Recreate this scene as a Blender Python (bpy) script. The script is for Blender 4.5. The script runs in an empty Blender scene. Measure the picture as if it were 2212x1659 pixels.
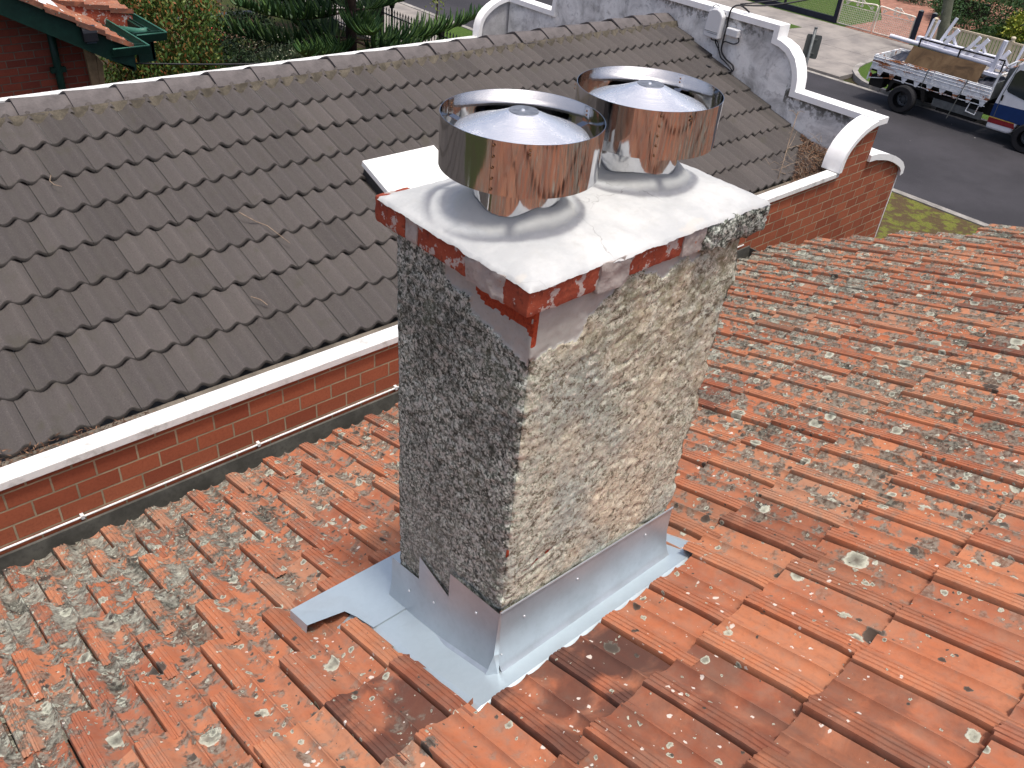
import bpy, math, random
import numpy as np
from mathutils import Vector, Matrix, noise
random.seed(7); rng = np.random.default_rng(7)
S = bpy.context.scene
COL = S.collection
PI = math.pi
# ------------------------------------------------------------------ camera
cam_d = bpy.data.cameras.new('camera'); cam = bpy.data.objects.new('camera', cam_d); COL.objects.link(cam)
RC = ((0.74566013, -0.66113551, 0.08301086), (-0.33621563, -0.48087259, -0.80976577), (0.57528256, 0.5759005, -0.58085161))
m = Matrix(RC).transposed() @ Matrix(((1,0,0),(0,-1,0),(0,0,-1)))
cam.matrix_world = Matrix.Translation((0,0,7)) @ m.to_4x4()
cam_d.sensor_width = 36; cam_d.lens = 36*1846.04/2212; cam_d.clip_start = .05; cam_d.clip_end = 500
S.camera = cam
# ------------------------------------------------------------------ sky and sun
SUN = Vector((-.02,-.24,1.0)).normalized()
W = bpy.data.worlds.new('World'); S.world = W; W.use_nodes = True
wn = W.node_tree; bg = wn.nodes['Background']
sky = wn.nodes.new('ShaderNodeTexSky'); sky.sky_type = 'NISHITA'; sky.sun_disc = False
sky.sun_elevation = math.asin(SUN.z); sky.sun_rotation = math.atan2(SUN.x, SUN.y)
sky.air_density = .7; sky.dust_density = 5.0; sky.ozone_density = .4
wn.links.new(sky.outputs[0], bg.inputs[0]); bg.inputs[1].default_value = .15
sl = bpy.data.lights.new('sun', 'SUN'); sl.energy = 2.1; sl.angle = math.radians(6); sl.color = (1.0,.965,.91)
so = bpy.data.objects.new('sun', sl); COL.objects.link(so); so.location = (0,0,30)
so.rotation_euler = (-SUN).to_track_quat('-Z','Y').to_euler()
S.view_settings.view_transform = 'Standard'; S.view_settings.look = 'None'
S.view_settings.gamma = 1; S.view_settings.exposure = .45
# ------------------------------------------------------------------ material helpers
class NT:
    def __init__(s, name, rough=.8, metal=0., spec=.3):
        s.m = bpy.data.materials.new(name); s.m.use_nodes = True
        s.t = s.m.node_tree; s.b = s.t.nodes['Principled BSDF']
        s.b.inputs['Roughness'].default_value = rough; s.b.inputs['Metallic'].default_value = metal
        s.b.inputs['Specular IOR Level'].default_value = spec
        s.tc = s.t.nodes.new('ShaderNodeTexCoord'); s.co = s.tc.outputs['Object']
    def n(s, ty, **k):
        nd = s.t.nodes.new(ty)
        for a, v in k.items(): setattr(nd, a, v)
        return nd
    def set(s, sock, v):
        if isinstance(v, bpy.types.NodeSocket): s.t.links.new(v, sock)
        elif v is not None:
            if sock.type == 'RGBA' and len(v) == 3: v = (*v, 1)
            sock.default_value = v
    def math(s, op, a, b=None, c=None, clamp=False):
        nd = s.n('ShaderNodeMath', operation=op); nd.use_clamp = clamp
        s.set(nd.inputs[0], a); s.set(nd.inputs[1], b); s.set(nd.inputs[2], c); return nd.outputs[0]
    def vmath(s, op, a, b=None, scale=None):
        nd = s.n('ShaderNodeVectorMath', operation=op); s.set(nd.inputs[0], a); s.set(nd.inputs[1], b)
        if scale is not None: s.set(nd.inputs[3], scale)
        return nd.outputs[0]
    def noise(s, scale, detail=4, rough=.55, co=None, dist=0., color=False):
        nd = s.n('ShaderNodeTexNoise'); nd.inputs['Scale'].default_value = scale; nd.inputs['Detail'].default_value = detail
        nd.inputs['Roughness'].default_value = rough; nd.inputs['Distortion'].default_value = dist
        s.set(nd.inputs['Vector'], co if co is not None else s.co); return nd.outputs[1 if color else 0]
    def voro(s, scale, co=None, feature='F1', rnd=1.):
        nd = s.n('ShaderNodeTexVoronoi', feature=feature); nd.inputs['Scale'].default_value = scale
        nd.inputs['Randomness'].default_value = rnd
        s.set(nd.inputs['Vector'], co if co is not None else s.co); return nd
    def ramp(s, fac, stops, interp='LINEAR'):
        nd = s.n('ShaderNodeValToRGB'); cr = nd.color_ramp; cr.interpolation = interp
        while len(cr.elements) < len(stops): cr.elements.new(.5)
        for e, (p, c) in zip(cr.elements, stops):
            e.position = p; e.color = (c, c, c, 1) if isinstance(c, (int, float)) else (*c, 1)
        s.set(nd.inputs[0], fac); return nd.outputs[0]
    def mix(s, f, a, b, mode='MIX'):
        nd = s.n('ShaderNodeMix', data_type='RGBA', blend_type=mode); s.set(nd.inputs[0], f)
        s.set(nd.inputs[6], a); s.set(nd.inputs[7], b); return nd.outputs[2]
    def step(s, v, a, b, lo=0., hi=1.):
        nd = s.n('ShaderNodeMapRange', interpolation_type='SMOOTHSTEP'); s.set(nd.inputs[0], v)
        s.set(nd.inputs[1], a); s.set(nd.inputs[2], b); nd.inputs[3].default_value = lo; nd.inputs[4].default_value = hi
        return nd.outputs[0]
    def mapping(s, scale=(1,1,1), loc=(0,0,0), rot=(0,0,0), co=None):
        nd = s.n('ShaderNodeMapping'); nd.inputs['Scale'].default_value = scale; nd.inputs['Location'].default_value = loc
        nd.inputs['Rotation'].default_value = rot; s.set(nd.inputs[0], co if co is not None else s.co); return nd.outputs[0]
    def attr(s, name):
        nd = s.n('ShaderNodeAttribute'); nd.attribute_name = name; return nd
    def sep(s, v):
        nd = s.n('ShaderNodeSeparateXYZ'); s.set(nd.inputs[0], v); return nd.outputs
    def comb(s, x, y, z=0.):
        nd = s.n('ShaderNodeCombineXYZ'); s.set(nd.inputs[0], x); s.set(nd.inputs[1], y); s.set(nd.inputs[2], z); return nd.outputs[0]
    def col(s, v): s.set(s.b.inputs['Base Color'], v)
    def bump(s, h, dist, strength=1.):
        nd = s.n('ShaderNodeBump'); nd.inputs['Distance'].default_value = dist; nd.inputs['Strength'].default_value = strength
        s.set(nd.inputs['Height'], h)
        prev = getattr(s, '_b', None)
        if prev: s.t.links.new(prev, nd.inputs['Normal'])
        s._b = nd.outputs[0]; s.set(s.b.inputs['Normal'], s._b)

def plain(name, c, rough=.7, metal=0., var=.15, scale=8., bump=0., spec=.3):
    N = NT(name, rough, metal, spec)
    f = N.noise(scale, 6, .65)
    g = N.noise(scale*9, 3, .6)
    a = tuple(x*(1-var) for x in c); b = tuple(min(1, x*(1+var)) for x in c)
    k = N.mix(N.step(f, .3, .7), a, b)
    k = N.mix(N.math('MULTIPLY', N.step(g, .45, .7), min(.6, var*1.5)), k, tuple(x*.6 for x in c))
    N.col(k)
    if bump: N.bump(g, bump, .6)
    return N.m

def brick_mat(name, plane, w, h, x0, z0, c1, c2, mortar, mort=.005, dirt=.25, var=.35, bump=.004):
    N = NT(name, .85)
    x, y, z = N.sep(N.co)
    if plane == 'y': v = N.comb(N.math('SUBTRACT', x, x0), N.math('SUBTRACT', z, z0))
    elif plane == 'x': v = N.comb(N.math('SUBTRACT', y, x0), N.math('SUBTRACT', z, z0))
    else: v = N.comb(N.math('SUBTRACT', x, x0), N.math('SUBTRACT', y, z0))
    wob = N.vmath('SCALE', N.vmath('SUBTRACT', N.noise(30, 3, color=True), (.5,.5,.5)), scale=.004)
    v = N.vmath('ADD', v, wob)
    bt = N.n('ShaderNodeTexBrick'); N.set(bt.inputs['Vector'], v)
    bt.inputs['Scale'].default_value = 1; bt.inputs['Brick Width'].default_value = w; bt.inputs['Row Height'].default_value = h
    bt.inputs['Mortar Size'].default_value = mort; bt.inputs['Mortar Smooth'].default_value = .25; bt.inputs['Bias'].default_value = 0
    N.set(bt.inputs['Color1'], (0,0,0)); N.set(bt.inputs['Color2'], (1,1,1)); N.set(bt.inputs['Mortar'], (.5,.5,.5))
    base = N.ramp(bt.outputs[0], [(0, c1), (.45, tuple((a+b)/2 for a, b in zip(c1, c2))), (1, c2)])
    n1 = N.noise(5, 6, .65); n2 = N.noise(70, 4, .6); n3 = N.noise(1.3, 5, .6)
    base = N.mix(N.math('MULTIPLY', N.step(n2, .4, .75), .35), base, tuple(a*.55 for a in c1))
    base = N.mix(N.math('MULTIPLY', N.step(n1, .45, .75), var), base, tuple(a*1.25 for a in c2))
    base = N.mix(N.math('MULTIPLY', N.step(n3, .5, .8), dirt), base, (.10,.075,.055))
    mc = N.mix(N.step(n1, .35, .65), mortar, tuple(a*.62 for a in mortar))
    N.col(N.mix(bt.outputs[1], base, mc))
    hgt = N.math('SUBTRACT', N.math('MULTIPLY', n2, .35), bt.outputs[1])
    N.bump(hgt, bump, .8)
    return N.m

def terracotta(name, simple=False):
    N = NT(name, .88, 0, .25)
    at = N.attr('tile'); sp = N.sep(at.outputs['Vector']); rnd, burnt, dens = sp[0], sp[1], sp[2]
    pan = N.sep(N.attr('aux').outputs['Vector']); pn, splash, crust = pan[0], pan[1], pan[2]
    n60 = N.noise(55, 5, .65); n6 = N.noise(6, 7, .62); n18 = N.noise(17, 6, .6); n2 = N.noise(1.7, 4, .5)
    st = N.noise(9, 5, .6, co=N.mapping((3.2, .55, 1)))
    base = N.ramp(rnd, [(0, (.27,.070,.032)), (.3, (.36,.105,.045)), (.6, (.42,.130,.055)), (.85, (.47,.175,.08)), (1, (.40,.19,.11))])
    base = N.mix(N.math('MULTIPLY', N.step(n6, .42, .7), .4), base, (.52,.21,.105))
    base = N.mix(N.math('MULTIPLY', N.step(st, .45, .72), .55), base, (.20,.078,.045))
    base = N.mix(N.math('MULTIPLY', N.step(N.noise(3.1, 6, .62, co=N.mapping((1,1,1), (4,9,0))), .46, .68), .35), base, (.30,.17,.11))
    base = N.mix(N.math('MULTIPLY', N.step(n60, .48, .72), .35), base, (.20,.07,.035))
    base = N.mix(N.math('MULTIPLY_ADD', N.step(n18, .35, .7), .25, .10), base, (.27,.20,.155))
    # kiln burnt and sooty tiles
    bm = N.math('MULTIPLY', burnt, N.step(N.noise(5.5, 5, .55, dist=.8), .30, .54))
    base = N.mix(N.math('MULTIPLY', bm, .93), base, (.055,.030,.027))
    # grit caught in the pans
    gm = N.math('MULTIPLY', N.math('MULTIPLY', pn, crust), N.step(N.math('ADD', N.math('MULTIPLY', n18, .6), N.math('MULTIPLY', n6, .5)), .5, .66))
    base = N.mix(N.math('MULTIPLY', gm, .85), base, N.mix(n60, (.16,.12,.075), (.44,.35,.26)))
    dcol = N.mix(N.step(n60, .38, .6), (.045,.042,.035), (.20,.195,.16))
    dens = N.math('MULTIPLY', dens, N.math('MULTIPLY_ADD', pn, .55, .45))
    dk = N.math('MULTIPLY', N.step(N.math('ADD', n18, N.math('MULTIPLY', dens, .17)), .6, .68), N.step(dens, .12, .6))
    base = N.mix(N.math('MULTIPLY', dk, .82), base, dcol)
    # flat grey green crust
    k = N.math('ADD', N.math('MULTIPLY', N.noise(11, 9, .7, dist=.3), .75), N.math('MULTIPLY', n2, .35))
    cm = N.step(N.math('ADD', k, N.math('ADD', N.math('MULTIPLY', crust, .32), N.math('MULTIPLY', N.math('SUBTRACT', pn, .6), .045))), .71, .75)
    lc = N.ramp(N.noise(38, 6, .7), [(.30, (.06,.055,.045)), (.45, (.17,.165,.135)), (.58, (.30,.30,.245)), (.72, (.43,.43,.36))])
    blk = N.math('MULTIPLY', N.math('MULTIPLY', N.step(N.noise(3.6, 7, .66, co=N.mapping((1.6,.8,1), (9,2,4))), .56, .62), N.step(dens, .35, .8)), .85)
    base = N.mix(N.math('MULTIPLY', cm, .93), base, lc)
    base = N.mix(blk, base, N.mix(N.step(n60, .4, .62), (.035,.033,.027), (.15,.15,.12)))
    hgt = N.math('ADD', N.math('MULTIPLY', n60, .3), N.math('MULTIPLY', cm, N.math('ADD', .5, n60)))
    # rosettes of three sizes
    wob = N.vmath('SCALE', N.vmath('SUBTRACT', N.noise(60, 3, .6, color=True), (.5,.5,.5)), scale=.018)
    wc = N.vmath('ADD', N.co, wob)
    clus = N.step(N.noise(4.2, 4, .6, co=N.mapping(loc=(1,5,2))), .36, .60)
    for i, (sc, rad, th) in enumerate(((9, .42, .55), (13, .40, .6), (24, .40, 1.0), (31, .40, .9), (62, .40, .9))):
        v = N.voro(sc, co=N.vmath('ADD', wc, (i*3.7, i*1.3, 0)), rnd=.75)
        rc = N.sep(v.outputs['Color'])
        on = N.math('LESS_THAN', rc[0], N.math('MULTIPLY', N.math('MULTIPLY', dens, th), clus if i in (2, 3, 4) else .8))
        r = N.math('MULTIPLY_ADD', N.math('POWER', rc[1], 1.8), rad*.78, rad*.22)
        q = N.math('DIVIDE', v.outputs['Distance'], r)
        msk = N.math('MULTIPLY', N.step(N.math('ADD', q, N.math('MULTIPLY', N.math('SUBTRACT', n60, .5), .55)), 1.0, .86), on)
        colr = N.ramp(N.math('ADD', q, N.math('MULTIPLY', N.math('SUBTRACT', n60, .5), .9)), [(.1, (.11,.105,.085)), (.5, (.23,.235,.19)), (.8, (.43,.44,.35)), (1, (.50,.51,.43))])
        colb = N.ramp(q, [(0, (.03,.026,.022)), (.8, (.07,.06,.05)), (1, (.2,.19,.16))])
        colr = N.mix(N.math('LESS_THAN', rc[2], .30), colr, colb)
        base = N.mix(N.math('MULTIPLY', msk, .94), base, colr)
        hgt = N.math('ADD', hgt, N.math('MULTIPLY', msk, .45))
    # lime splashes
    v = N.voro(44, co=wc); rc = N.sep(v.outputs['Color'])
    on = N.math('LESS_THAN', rc[0], N.math('MULTIPLY', splash, N.step(n6, .40, .60)))
    msk = N.math('MULTIPLY', N.step(N.math('DIVIDE', v.outputs['Distance'], N.math('MULTIPLY_ADD', N.math('POWER', rc[1], 2.5), .40, .07)), 1, .8), on)
    base = N.mix(N.math('MULTIPLY', msk, .9), base, (.62,.56,.50))
    N.col(base)
    N.bump(hgt, .006, .75)
    return N.m

def foliage(name, stops, rough=.55, scale=3., trans=.12):
    N = NT(name, rough, 0, .3)
    oi = N.n('ShaderNodeNewGeometry')
    f = N.math('ADD', N.math('MULTIPLY', oi.outputs['Random Per Island'], .65), N.math('MULTIPLY', N.noise(scale, 3), .45))
    N.col(N.ramp(f, stops))
    N.b.inputs['Subsurface Weight'].default_value = 0
    return N.m
# ------------------------------------------------------------------ mesh helpers
class MB:
    def __init__(s): s.v = []; s.f = []; s.mi = []; s.at = {}
    def add(s, vs, fs, mi=0):
        o = len(s.v); s.v.extend([tuple(p) for p in vs]); s.f.extend([tuple(i+o for i in f) for f in fs]); s.mi.extend([mi]*len(fs)); return o
    def box(s, x0, x1, y0, y1, z0, z1, mi=0):
        vs = [(x, y, z) for z in (z0, z1) for y in (y0, y1) for x in (x0, x1)]
        s.add(vs, [(0,2,3,1),(4,5,7,6),(0,1,5,4),(2,6,7,3),(0,4,6,2),(1,3,7,5)], mi); return s
    def beam(s, a, b, w, h, up=(0,0,1), mi=0):
        a = Vector(a); b = Vector(b); d = (b-a).normalized(); u = Vector(up)
        if abs(d.dot(u)) > .98: u = Vector((1,0,0))
        sd = d.cross(u).normalized(); u = sd.cross(d).normalized()
        vs = [p + sd*sx*w/2 + u*sz*h/2 for p in (a, b) for sz in (-1, 1) for sx in (-1, 1)]
        s.add(vs, [(0,2,3,1),(4,5,7,6),(0,1,5,4),(2,6,7,3),(0,4,6,2),(1,3,7,5)], mi); return s
    def tube(s, path, r, n=8, mi=0, caps=True):
        path = [Vector(p) for p in path]; k = len(path); rr = r if isinstance(r, (list, tuple)) else [r]*k
        vs = []; ref = None
        for i, p in enumerate(path):
            d = (path[min(i+1, k-1)] - path[max(i-1, 0)]).normalized()
            if ref is None: ref = Vector((0,0,1)) if abs(d.z) < .9 else Vector((1,0,0))
            a = d.cross(ref).normalized(); b = a.cross(d).normalized(); ref = b
            for j in range(n):
                t = 2*PI*j/n; vs.append(p + (a*math.cos(t) + b*math.sin(t))*rr[i])
        fs = [(i*n+j, i*n+(j+1)%n, (i+1)*n+(j+1)%n, (i+1)*n+j) for i in range(k-1) for j in range(n)]
        if caps: fs += [tuple(range(n-1, -1, -1)), tuple(range((k-1)*n, k*n))]
        s.add(vs, fs, mi); return s
    def prism(s, poly, axis, a0, a1, mi=0):
        n = len(poly)
        def P(p, a): return (a, p[0], p[1]) if axis == 'x' else ((p[0], a, p[1]) if axis == 'y' else (p[0], p[1], a))
        vs = [P(p, a0) for p in poly] + [P(p, a1) for p in poly]
        fs = [tuple(range(n-1, -1, -1)), tuple(range(n, 2*n))] + [(i, (i+1)%n, n+(i+1)%n, n+i) for i in range(n)]
        s.add(vs, fs, mi); return s
    def lathe(s, prof, c, n=48, mi=0, closed=False):
        vs = [(c[0]+r*math.cos(2*PI*j/n), c[1]+r*math.sin(2*PI*j/n), c[2]+z) for r, z in prof for j in range(n)]
        k = len(prof); e = k if closed else k-1
        s.add(vs, [(i*n+j, i*n+(j+1)%n, ((i+1)%k)*n+(j+1)%n, ((i+1)%k)*n+j) for i in range(e) for j in range(n)], mi); return s
    def grid(s, nu, nv, fn, mi=0, wrap=False):
        vs = [fn(i, j) for j in range(nv) for i in range(nu)]
        cu = nu if wrap else nu-1
        return s.add(vs, [(j*nu+i, j*nu+(i+1)%nu, (j+1)*nu+(i+1)%nu, (j+1)*nu+i) for j in range(nv-1) for i in range(cu)], mi)
def mk(name, mb, mats, smooth=False, fix=True):
    me = bpy.data.meshes.new(name); me.from_pydata(mb.v, [], mb.f)
    if not isinstance(mats, (list, tuple)): mats = [mats]
    for q in mats: me.materials.append(q)
    me.polygons.foreach_set('material_index', mb.mi)
    if smooth: me.polygons.foreach_set('use_smooth', [True]*len(me.polygons))
    me.update()
    if fix:
        import bmesh
        b = bmesh.new(); b.from_mesh(me); bmesh.ops.recalc_face_normals(b, faces=b.faces); b.to_mesh(me); b.free()
    for nm, vals in mb.at.items():
        a = me.attributes.new(nm, 'FLOAT_VECTOR', 'POINT'); a.data.foreach_set('vector', np.array(vals, dtype=np.float32).ravel())
    if smooth is not False and smooth is not True:
        me.polygons.foreach_set('use_smooth', [True]*len(me.polygons))
        me.set_sharp_from_angle(angle=smooth)
    return me
def tag(o, label, cat, group=None):
    o['label'] = label; o['category'] = cat
    if group: o['group'] = group
    return o
def thing(name, label, cat, loc, group=None, rotz=0):
    o = bpy.data.objects.new(name, None); COL.objects.link(o); o.location = loc; o.rotation_euler = (0,0,rotz); o.empty_display_size = .2
    return tag(o, label, cat, group)
WO = {}
def wloc(p): return WO.get(p.name, Vector(p.location))
def part(name, mb, mats, parent=None, smooth=False, label=None, local=False, fix=True, bev=0):
    """a mesh whose vertices are in world coordinates (local=True: in the parent's)"""
    o = bpy.data.objects.new(name, mk(name, mb, mats, smooth, fix)); COL.objects.link(o)
    if parent is not None:
        o.parent = parent
        if not local: o.matrix_parent_inverse = Matrix.Translation(-wloc(parent))
    WO[o.name] = (wloc(parent)+Vector(o.location)) if (parent is not None and local) else Vector((0,0,0))
    if label: o['label'] = label
    if bev:
        b = o.modifiers.new('bevel', 'BEVEL'); b.width = bev; b.segments = 2; b.limit_method = 'ANGLE'
    return o
def single(name, mb, mats, label, cat, group=None, smooth=False, bev=0, fix=True):
    o = part(name, mb, mats, None, smooth, bev=bev, fix=fix); return tag(o, label, cat, group)
def structure(name, mb, mats, smooth=False):
    o = part(name, mb, mats, None, smooth); o['kind'] = 'structure'; return o
def stuff(name, mb, mats, label, cat, smooth=False, fix=False):
    o = part(name, mb, mats, None, smooth, fix=fix); tag(o, label, cat); o['kind'] = 'stuff'; return o
def nz(x, y, z=0., s=1.): return noise.noise(Vector((x*s, y*s, z*s)))
def fb(x, y, z=0., s=1., o=4): return noise.fractal(Vector((x*s, y*s, z*s)), 1.0, 2.0, o)
# ================================================================== materials
def render_mat(name, light):
    N = NT(name, .92, 0, .2)
    at = N.sep(N.attr('patch').outputs['Vector'])      # x: smooth cement, y: bare brick
    n = N.noise(95, 5, .7); n2 = N.noise(22, 6, .65); n3 = N.noise(5, 5, .6); n4 = N.noise(125, 3, .75)
    cv = N.voro(165, feature='F1'); cell = N.sep(cv.outputs['Color'])
    q1 = N.noise(46, 6, .72); q2 = N.noise(1, 6, .62, co=N.mapping((7,7,34)), dist=.5); q3 = N.noise(2.6, 5, .6, co=N.mapping((1,1,.6), (3,1,8)))
    if light:
        b = N.ramp(cell[0], [(0, (.29,.315,.235)), (.35, (.46,.49,.395)), (.7, (.59,.605,.50)), (1, (.69,.67,.54))])
        b = N.mix(N.math('MULTIPLY', N.step(n3, .42, .62), .38), b, (.62,.50,.35))
        b = N.mix(N.math('MULTIPLY', N.step(N.noise(3.1, 5, .6, co=N.mapping((1,1,.7), (7,3,1))), .47, .66), .7), b, (.38,.44,.40))
        x, y, z = N.sep(N.co)
        up = N.step(N.math('ADD', N.math('MULTIPLY', N.math('SUBTRACT', z, 5.1), .55), N.math('MULTIPLY', N.math('SUBTRACT', x, 1.6), .35)), 0, .55)
        b = N.mix(N.math('MULTIPLY', N.math('MULTIPLY', up, N.step(n2, .38, .66)), .9), b, (.165,.155,.09))
        pit = N.step(N.math('ADD', N.math('MULTIPLY', n, .6), N.math('MULTIPLY', n2, .4)), .465, .40)
        b = N.mix(N.math('MULTIPLY', pit, .85), b, (.13,.105,.07))
        b = N.mix(N.math('MULTIPLY', N.step(q3, .50, .64), .45), b, (.70,.59,.42))
        b = N.mix(N.math('MULTIPLY', N.step(q1, .46, .39), .85), b, (.11,.095,.06))
        b = N.mix(N.math('MULTIPLY', N.step(q1, .57, .66), .7), b, (.80,.76,.64))
        b = N.mix(N.math('MULTIPLY', N.step(q2, .645, .69), .8), b, (.09,.07,.045))
        dk = N.math('MULTIPLY', N.step(n4, .56, .68), .55); b = N.mix(dk, b, (.20,.17,.12))
        b = N.mix(N.math('MULTIPLY', N.step(n4, .42, .3), .5), b, (.85,.80,.70))
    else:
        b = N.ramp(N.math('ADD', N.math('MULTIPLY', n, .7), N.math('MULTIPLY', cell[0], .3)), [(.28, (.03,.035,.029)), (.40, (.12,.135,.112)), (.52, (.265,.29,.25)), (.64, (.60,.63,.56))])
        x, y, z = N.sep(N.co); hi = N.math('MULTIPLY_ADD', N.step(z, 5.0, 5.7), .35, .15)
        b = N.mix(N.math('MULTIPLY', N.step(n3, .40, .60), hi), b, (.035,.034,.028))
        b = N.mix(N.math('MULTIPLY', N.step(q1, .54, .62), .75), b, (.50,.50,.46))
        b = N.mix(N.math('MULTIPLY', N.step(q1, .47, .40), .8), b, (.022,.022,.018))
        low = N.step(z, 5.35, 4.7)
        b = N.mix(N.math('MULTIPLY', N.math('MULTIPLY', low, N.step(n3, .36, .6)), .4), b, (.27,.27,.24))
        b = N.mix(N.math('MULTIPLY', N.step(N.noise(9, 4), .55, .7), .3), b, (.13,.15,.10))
    cem = N.mix(N.step(n3, .35, .7), (.34,.335,.305), (.44,.43,.40)); cem = N.mix(N.math('MULTIPLY', N.step(n, .5, .75), .35), cem, (.24,.21,.17))
    b = N.mix(N.step(N.math('ADD', at[0], N.math('MULTIPLY', N.math('SUBTRACT', n2, .5), .6)), .44, .52), b, cem)
    red = N.mix(N.step(n, .4, .7), (.33,.055,.022), (.20,.03,.015))
    b = N.mix(N.step(N.math('ADD', at[1], N.math('MULTIPLY', N.math('SUBTRACT', n2, .5), .7)), .47, .52), b, red)
    N.col(b)
    rough = N.math('SUBTRACT', 1, at[0], clamp=True)
    N.bump(N.math('MULTIPLY', N.math('ADD', N.math('MULTIPLY', q1, 1.2), N.math('MULTIPLY', n, .5)), N.math('MULTIPLY_ADD', rough, .85, .15)), .0038, 1)
    return N.m
def cap_brick_mat():
    N = NT('cap_brick', .85, 0, .25); n = N.noise(38, 6, .65); n2 = N.noise(11, 5, .6); n3 = N.noise(150, 3)
    b = N.mix(N.step(n2, .35, .7), (.31,.07,.036), (.20,.038,.022))
    b = N.mix(N.math('MULTIPLY', N.step(n, .55, .68), .6), b, (.09,.025,.018))
    b = N.mix(N.math('MULTIPLY', N.step(n3, .62, .75), .5), b, (.52,.24,.16))
    b = N.mix(N.step(N.noise(16, 6, .65, co=N.mapping(loc=(5,2,1))), .55, .58), b, (.42,.36,.33))
    N.col(b); N.bump(N.math('ADD', n, N.math('MULTIPLY', n3, .3)), .004, .8); return N.m
def mortar_mat():
    N = NT('old_mortar', .92, 0, .2); n = N.noise(45, 6, .65); n2 = N.noise(9, 5, .6)
    b = N.mix(N.step(n2, .4, .65), (.40,.36,.33), (.30,.27,.25)); b = N.mix(N.math('MULTIPLY', N.step(n, .52, .7), .5), b, (.20,.17,.15))
    b = N.mix(N.step(N.noise(13, 5, .6, co=N.mapping(loc=(3,3,3))), .66, .69), b, (.42,.16,.09))
    N.col(b); N.bump(n, .006, .9); return N.m
def white_cap_mat():
    N = NT('cap_cement', .62, 0, .35); n = N.noise(6, 7, .62); n2 = N.noise(34, 5, .6)
    at = N.sep(N.attr('patch').outputs['Vector'])
    b = N.mix(N.step(n, .38, .66), (.51,.515,.505), (.41,.42,.42))
    b = N.mix(N.math('MULTIPLY', N.step(n2, .52, .72), .45), b, (.42,.42,.40))
    ck = N.voro(3.2, co=N.vmath('ADD', N.co, N.vmath('SCALE', N.noise(9, 4, color=True), scale=.12)), feature='DISTANCE_TO_EDGE'); cl = N.math('MULTIPLY', N.step(ck.outputs['Distance'], .006, .002), N.step(N.noise(4, 3), .5, .6))
    b = N.mix(N.math('MULTIPLY', cl, .5), b, (.22,.21,.20))
    b = N.mix(N.math('MULTIPLY', N.step(N.noise(4.5, 4, .5, co=N.mapping((1,1.6,1), (3,8,0))), .64, .68), .55), b, (.50,.47,.42))
    b = N.mix(N.step(N.math('ADD', at[0], N.math('MULTIPLY', N.math('SUBTRACT', n2, .5), .5)), .35, .75), b, (.44,.44,.42))
    N.col(b); N.bump(N.math('ADD', n2, N.math('MULTIPLY', n, 2)), .004, .6); return N.m
def steel_mat():
    N = NT('polished_steel', .07, 1, .5); N.col((.50,.505,.52))
    v = N.noise(1, 3, .5, co=N.mapping((60,60,1.4))); w = N.noise(9, 2, .5, co=N.mapping((1,1,.25)))
    N.set(N.b.inputs['Roughness'], N.math('MULTIPLY_ADD', v, .10, .02))
    N.bump(v, .0006, .5); N.bump(w, .004, .35); return N.m
def spun_mat():
    N = NT('spun_aluminium', .22, .85, .5); N.col((.93,.93,.94))
    x, y, z = N.sep(N.attr('polar').outputs['Vector'])
    g = N.noise(1, 3, .6, co=N.comb(N.math('MULTIPLY', x, 420), 0, 0)); a = N.noise(1, 3, .6, co=N.comb(N.math('MULTIPLY', y, 3), N.math('MULTIPLY', z, 3), N.math('MULTIPLY', x, 30)))
    N.set(N.b.inputs['Roughness'], N.math('MULTIPLY_ADD', a, .22, .14)); N.b.inputs['Anisotropic'].default_value = .75
    t = N.n('ShaderNodeTangent', direction_type='RADIAL', axis='Z'); N.set(N.b.inputs['Tangent'], t.outputs[0])
    N.bump(g, .0012, .5); return N.m
def zinc_mat():
    N = NT('zinc_sheet', .42, .45, .5); v = N.voro(70); c = N.sep(v.outputs['Color']); n = N.noise(5, 4)
    b = N.mix(N.math('MULTIPLY', c[0], .25), (.47,.55,.59), (.39,.47,.51)); b = N.mix(N.math('MULTIPLY', N.step(n, .5, .75), .25), b, (.36,.38,.39))
    N.col(b); N.set(N.b.inputs['Roughness'], N.math('MULTIPLY_ADD', n, .2, .30)); return N.m
def concrete_tile_mat():
    N = NT('concrete_tile', .82, 0, .35); at = N.sep(N.attr('tile').outputs['Vector'])
    n = N.noise(120, 4, .7); n2 = N.noise(7, 6, .6); n3 = N.noise(1.6, 4)
    b = N.mix(at[0], (.060,.052,.048), (.098,.085,.078))
    b = N.mix(N.math('MULTIPLY', N.step(n3, .35, .7), .5), b, (.073,.065,.063))
    b = N.mix(N.math('MULTIPLY', N.step(n, .50, .72), .5), b, (.145,.128,.12)); b = N.mix(N.math('MULTIPLY', N.step(n, .46, .3), .5), b, (.03,.027,.025))
    b = N.mix(N.math('MULTIPLY', N.step(n2, .56, .74), .45), b, (.06,.056,.034))
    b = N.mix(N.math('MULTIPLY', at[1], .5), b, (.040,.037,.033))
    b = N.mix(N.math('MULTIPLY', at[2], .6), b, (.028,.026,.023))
    N.col(b); N.bump(n, .0025, .7); return N.m
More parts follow.
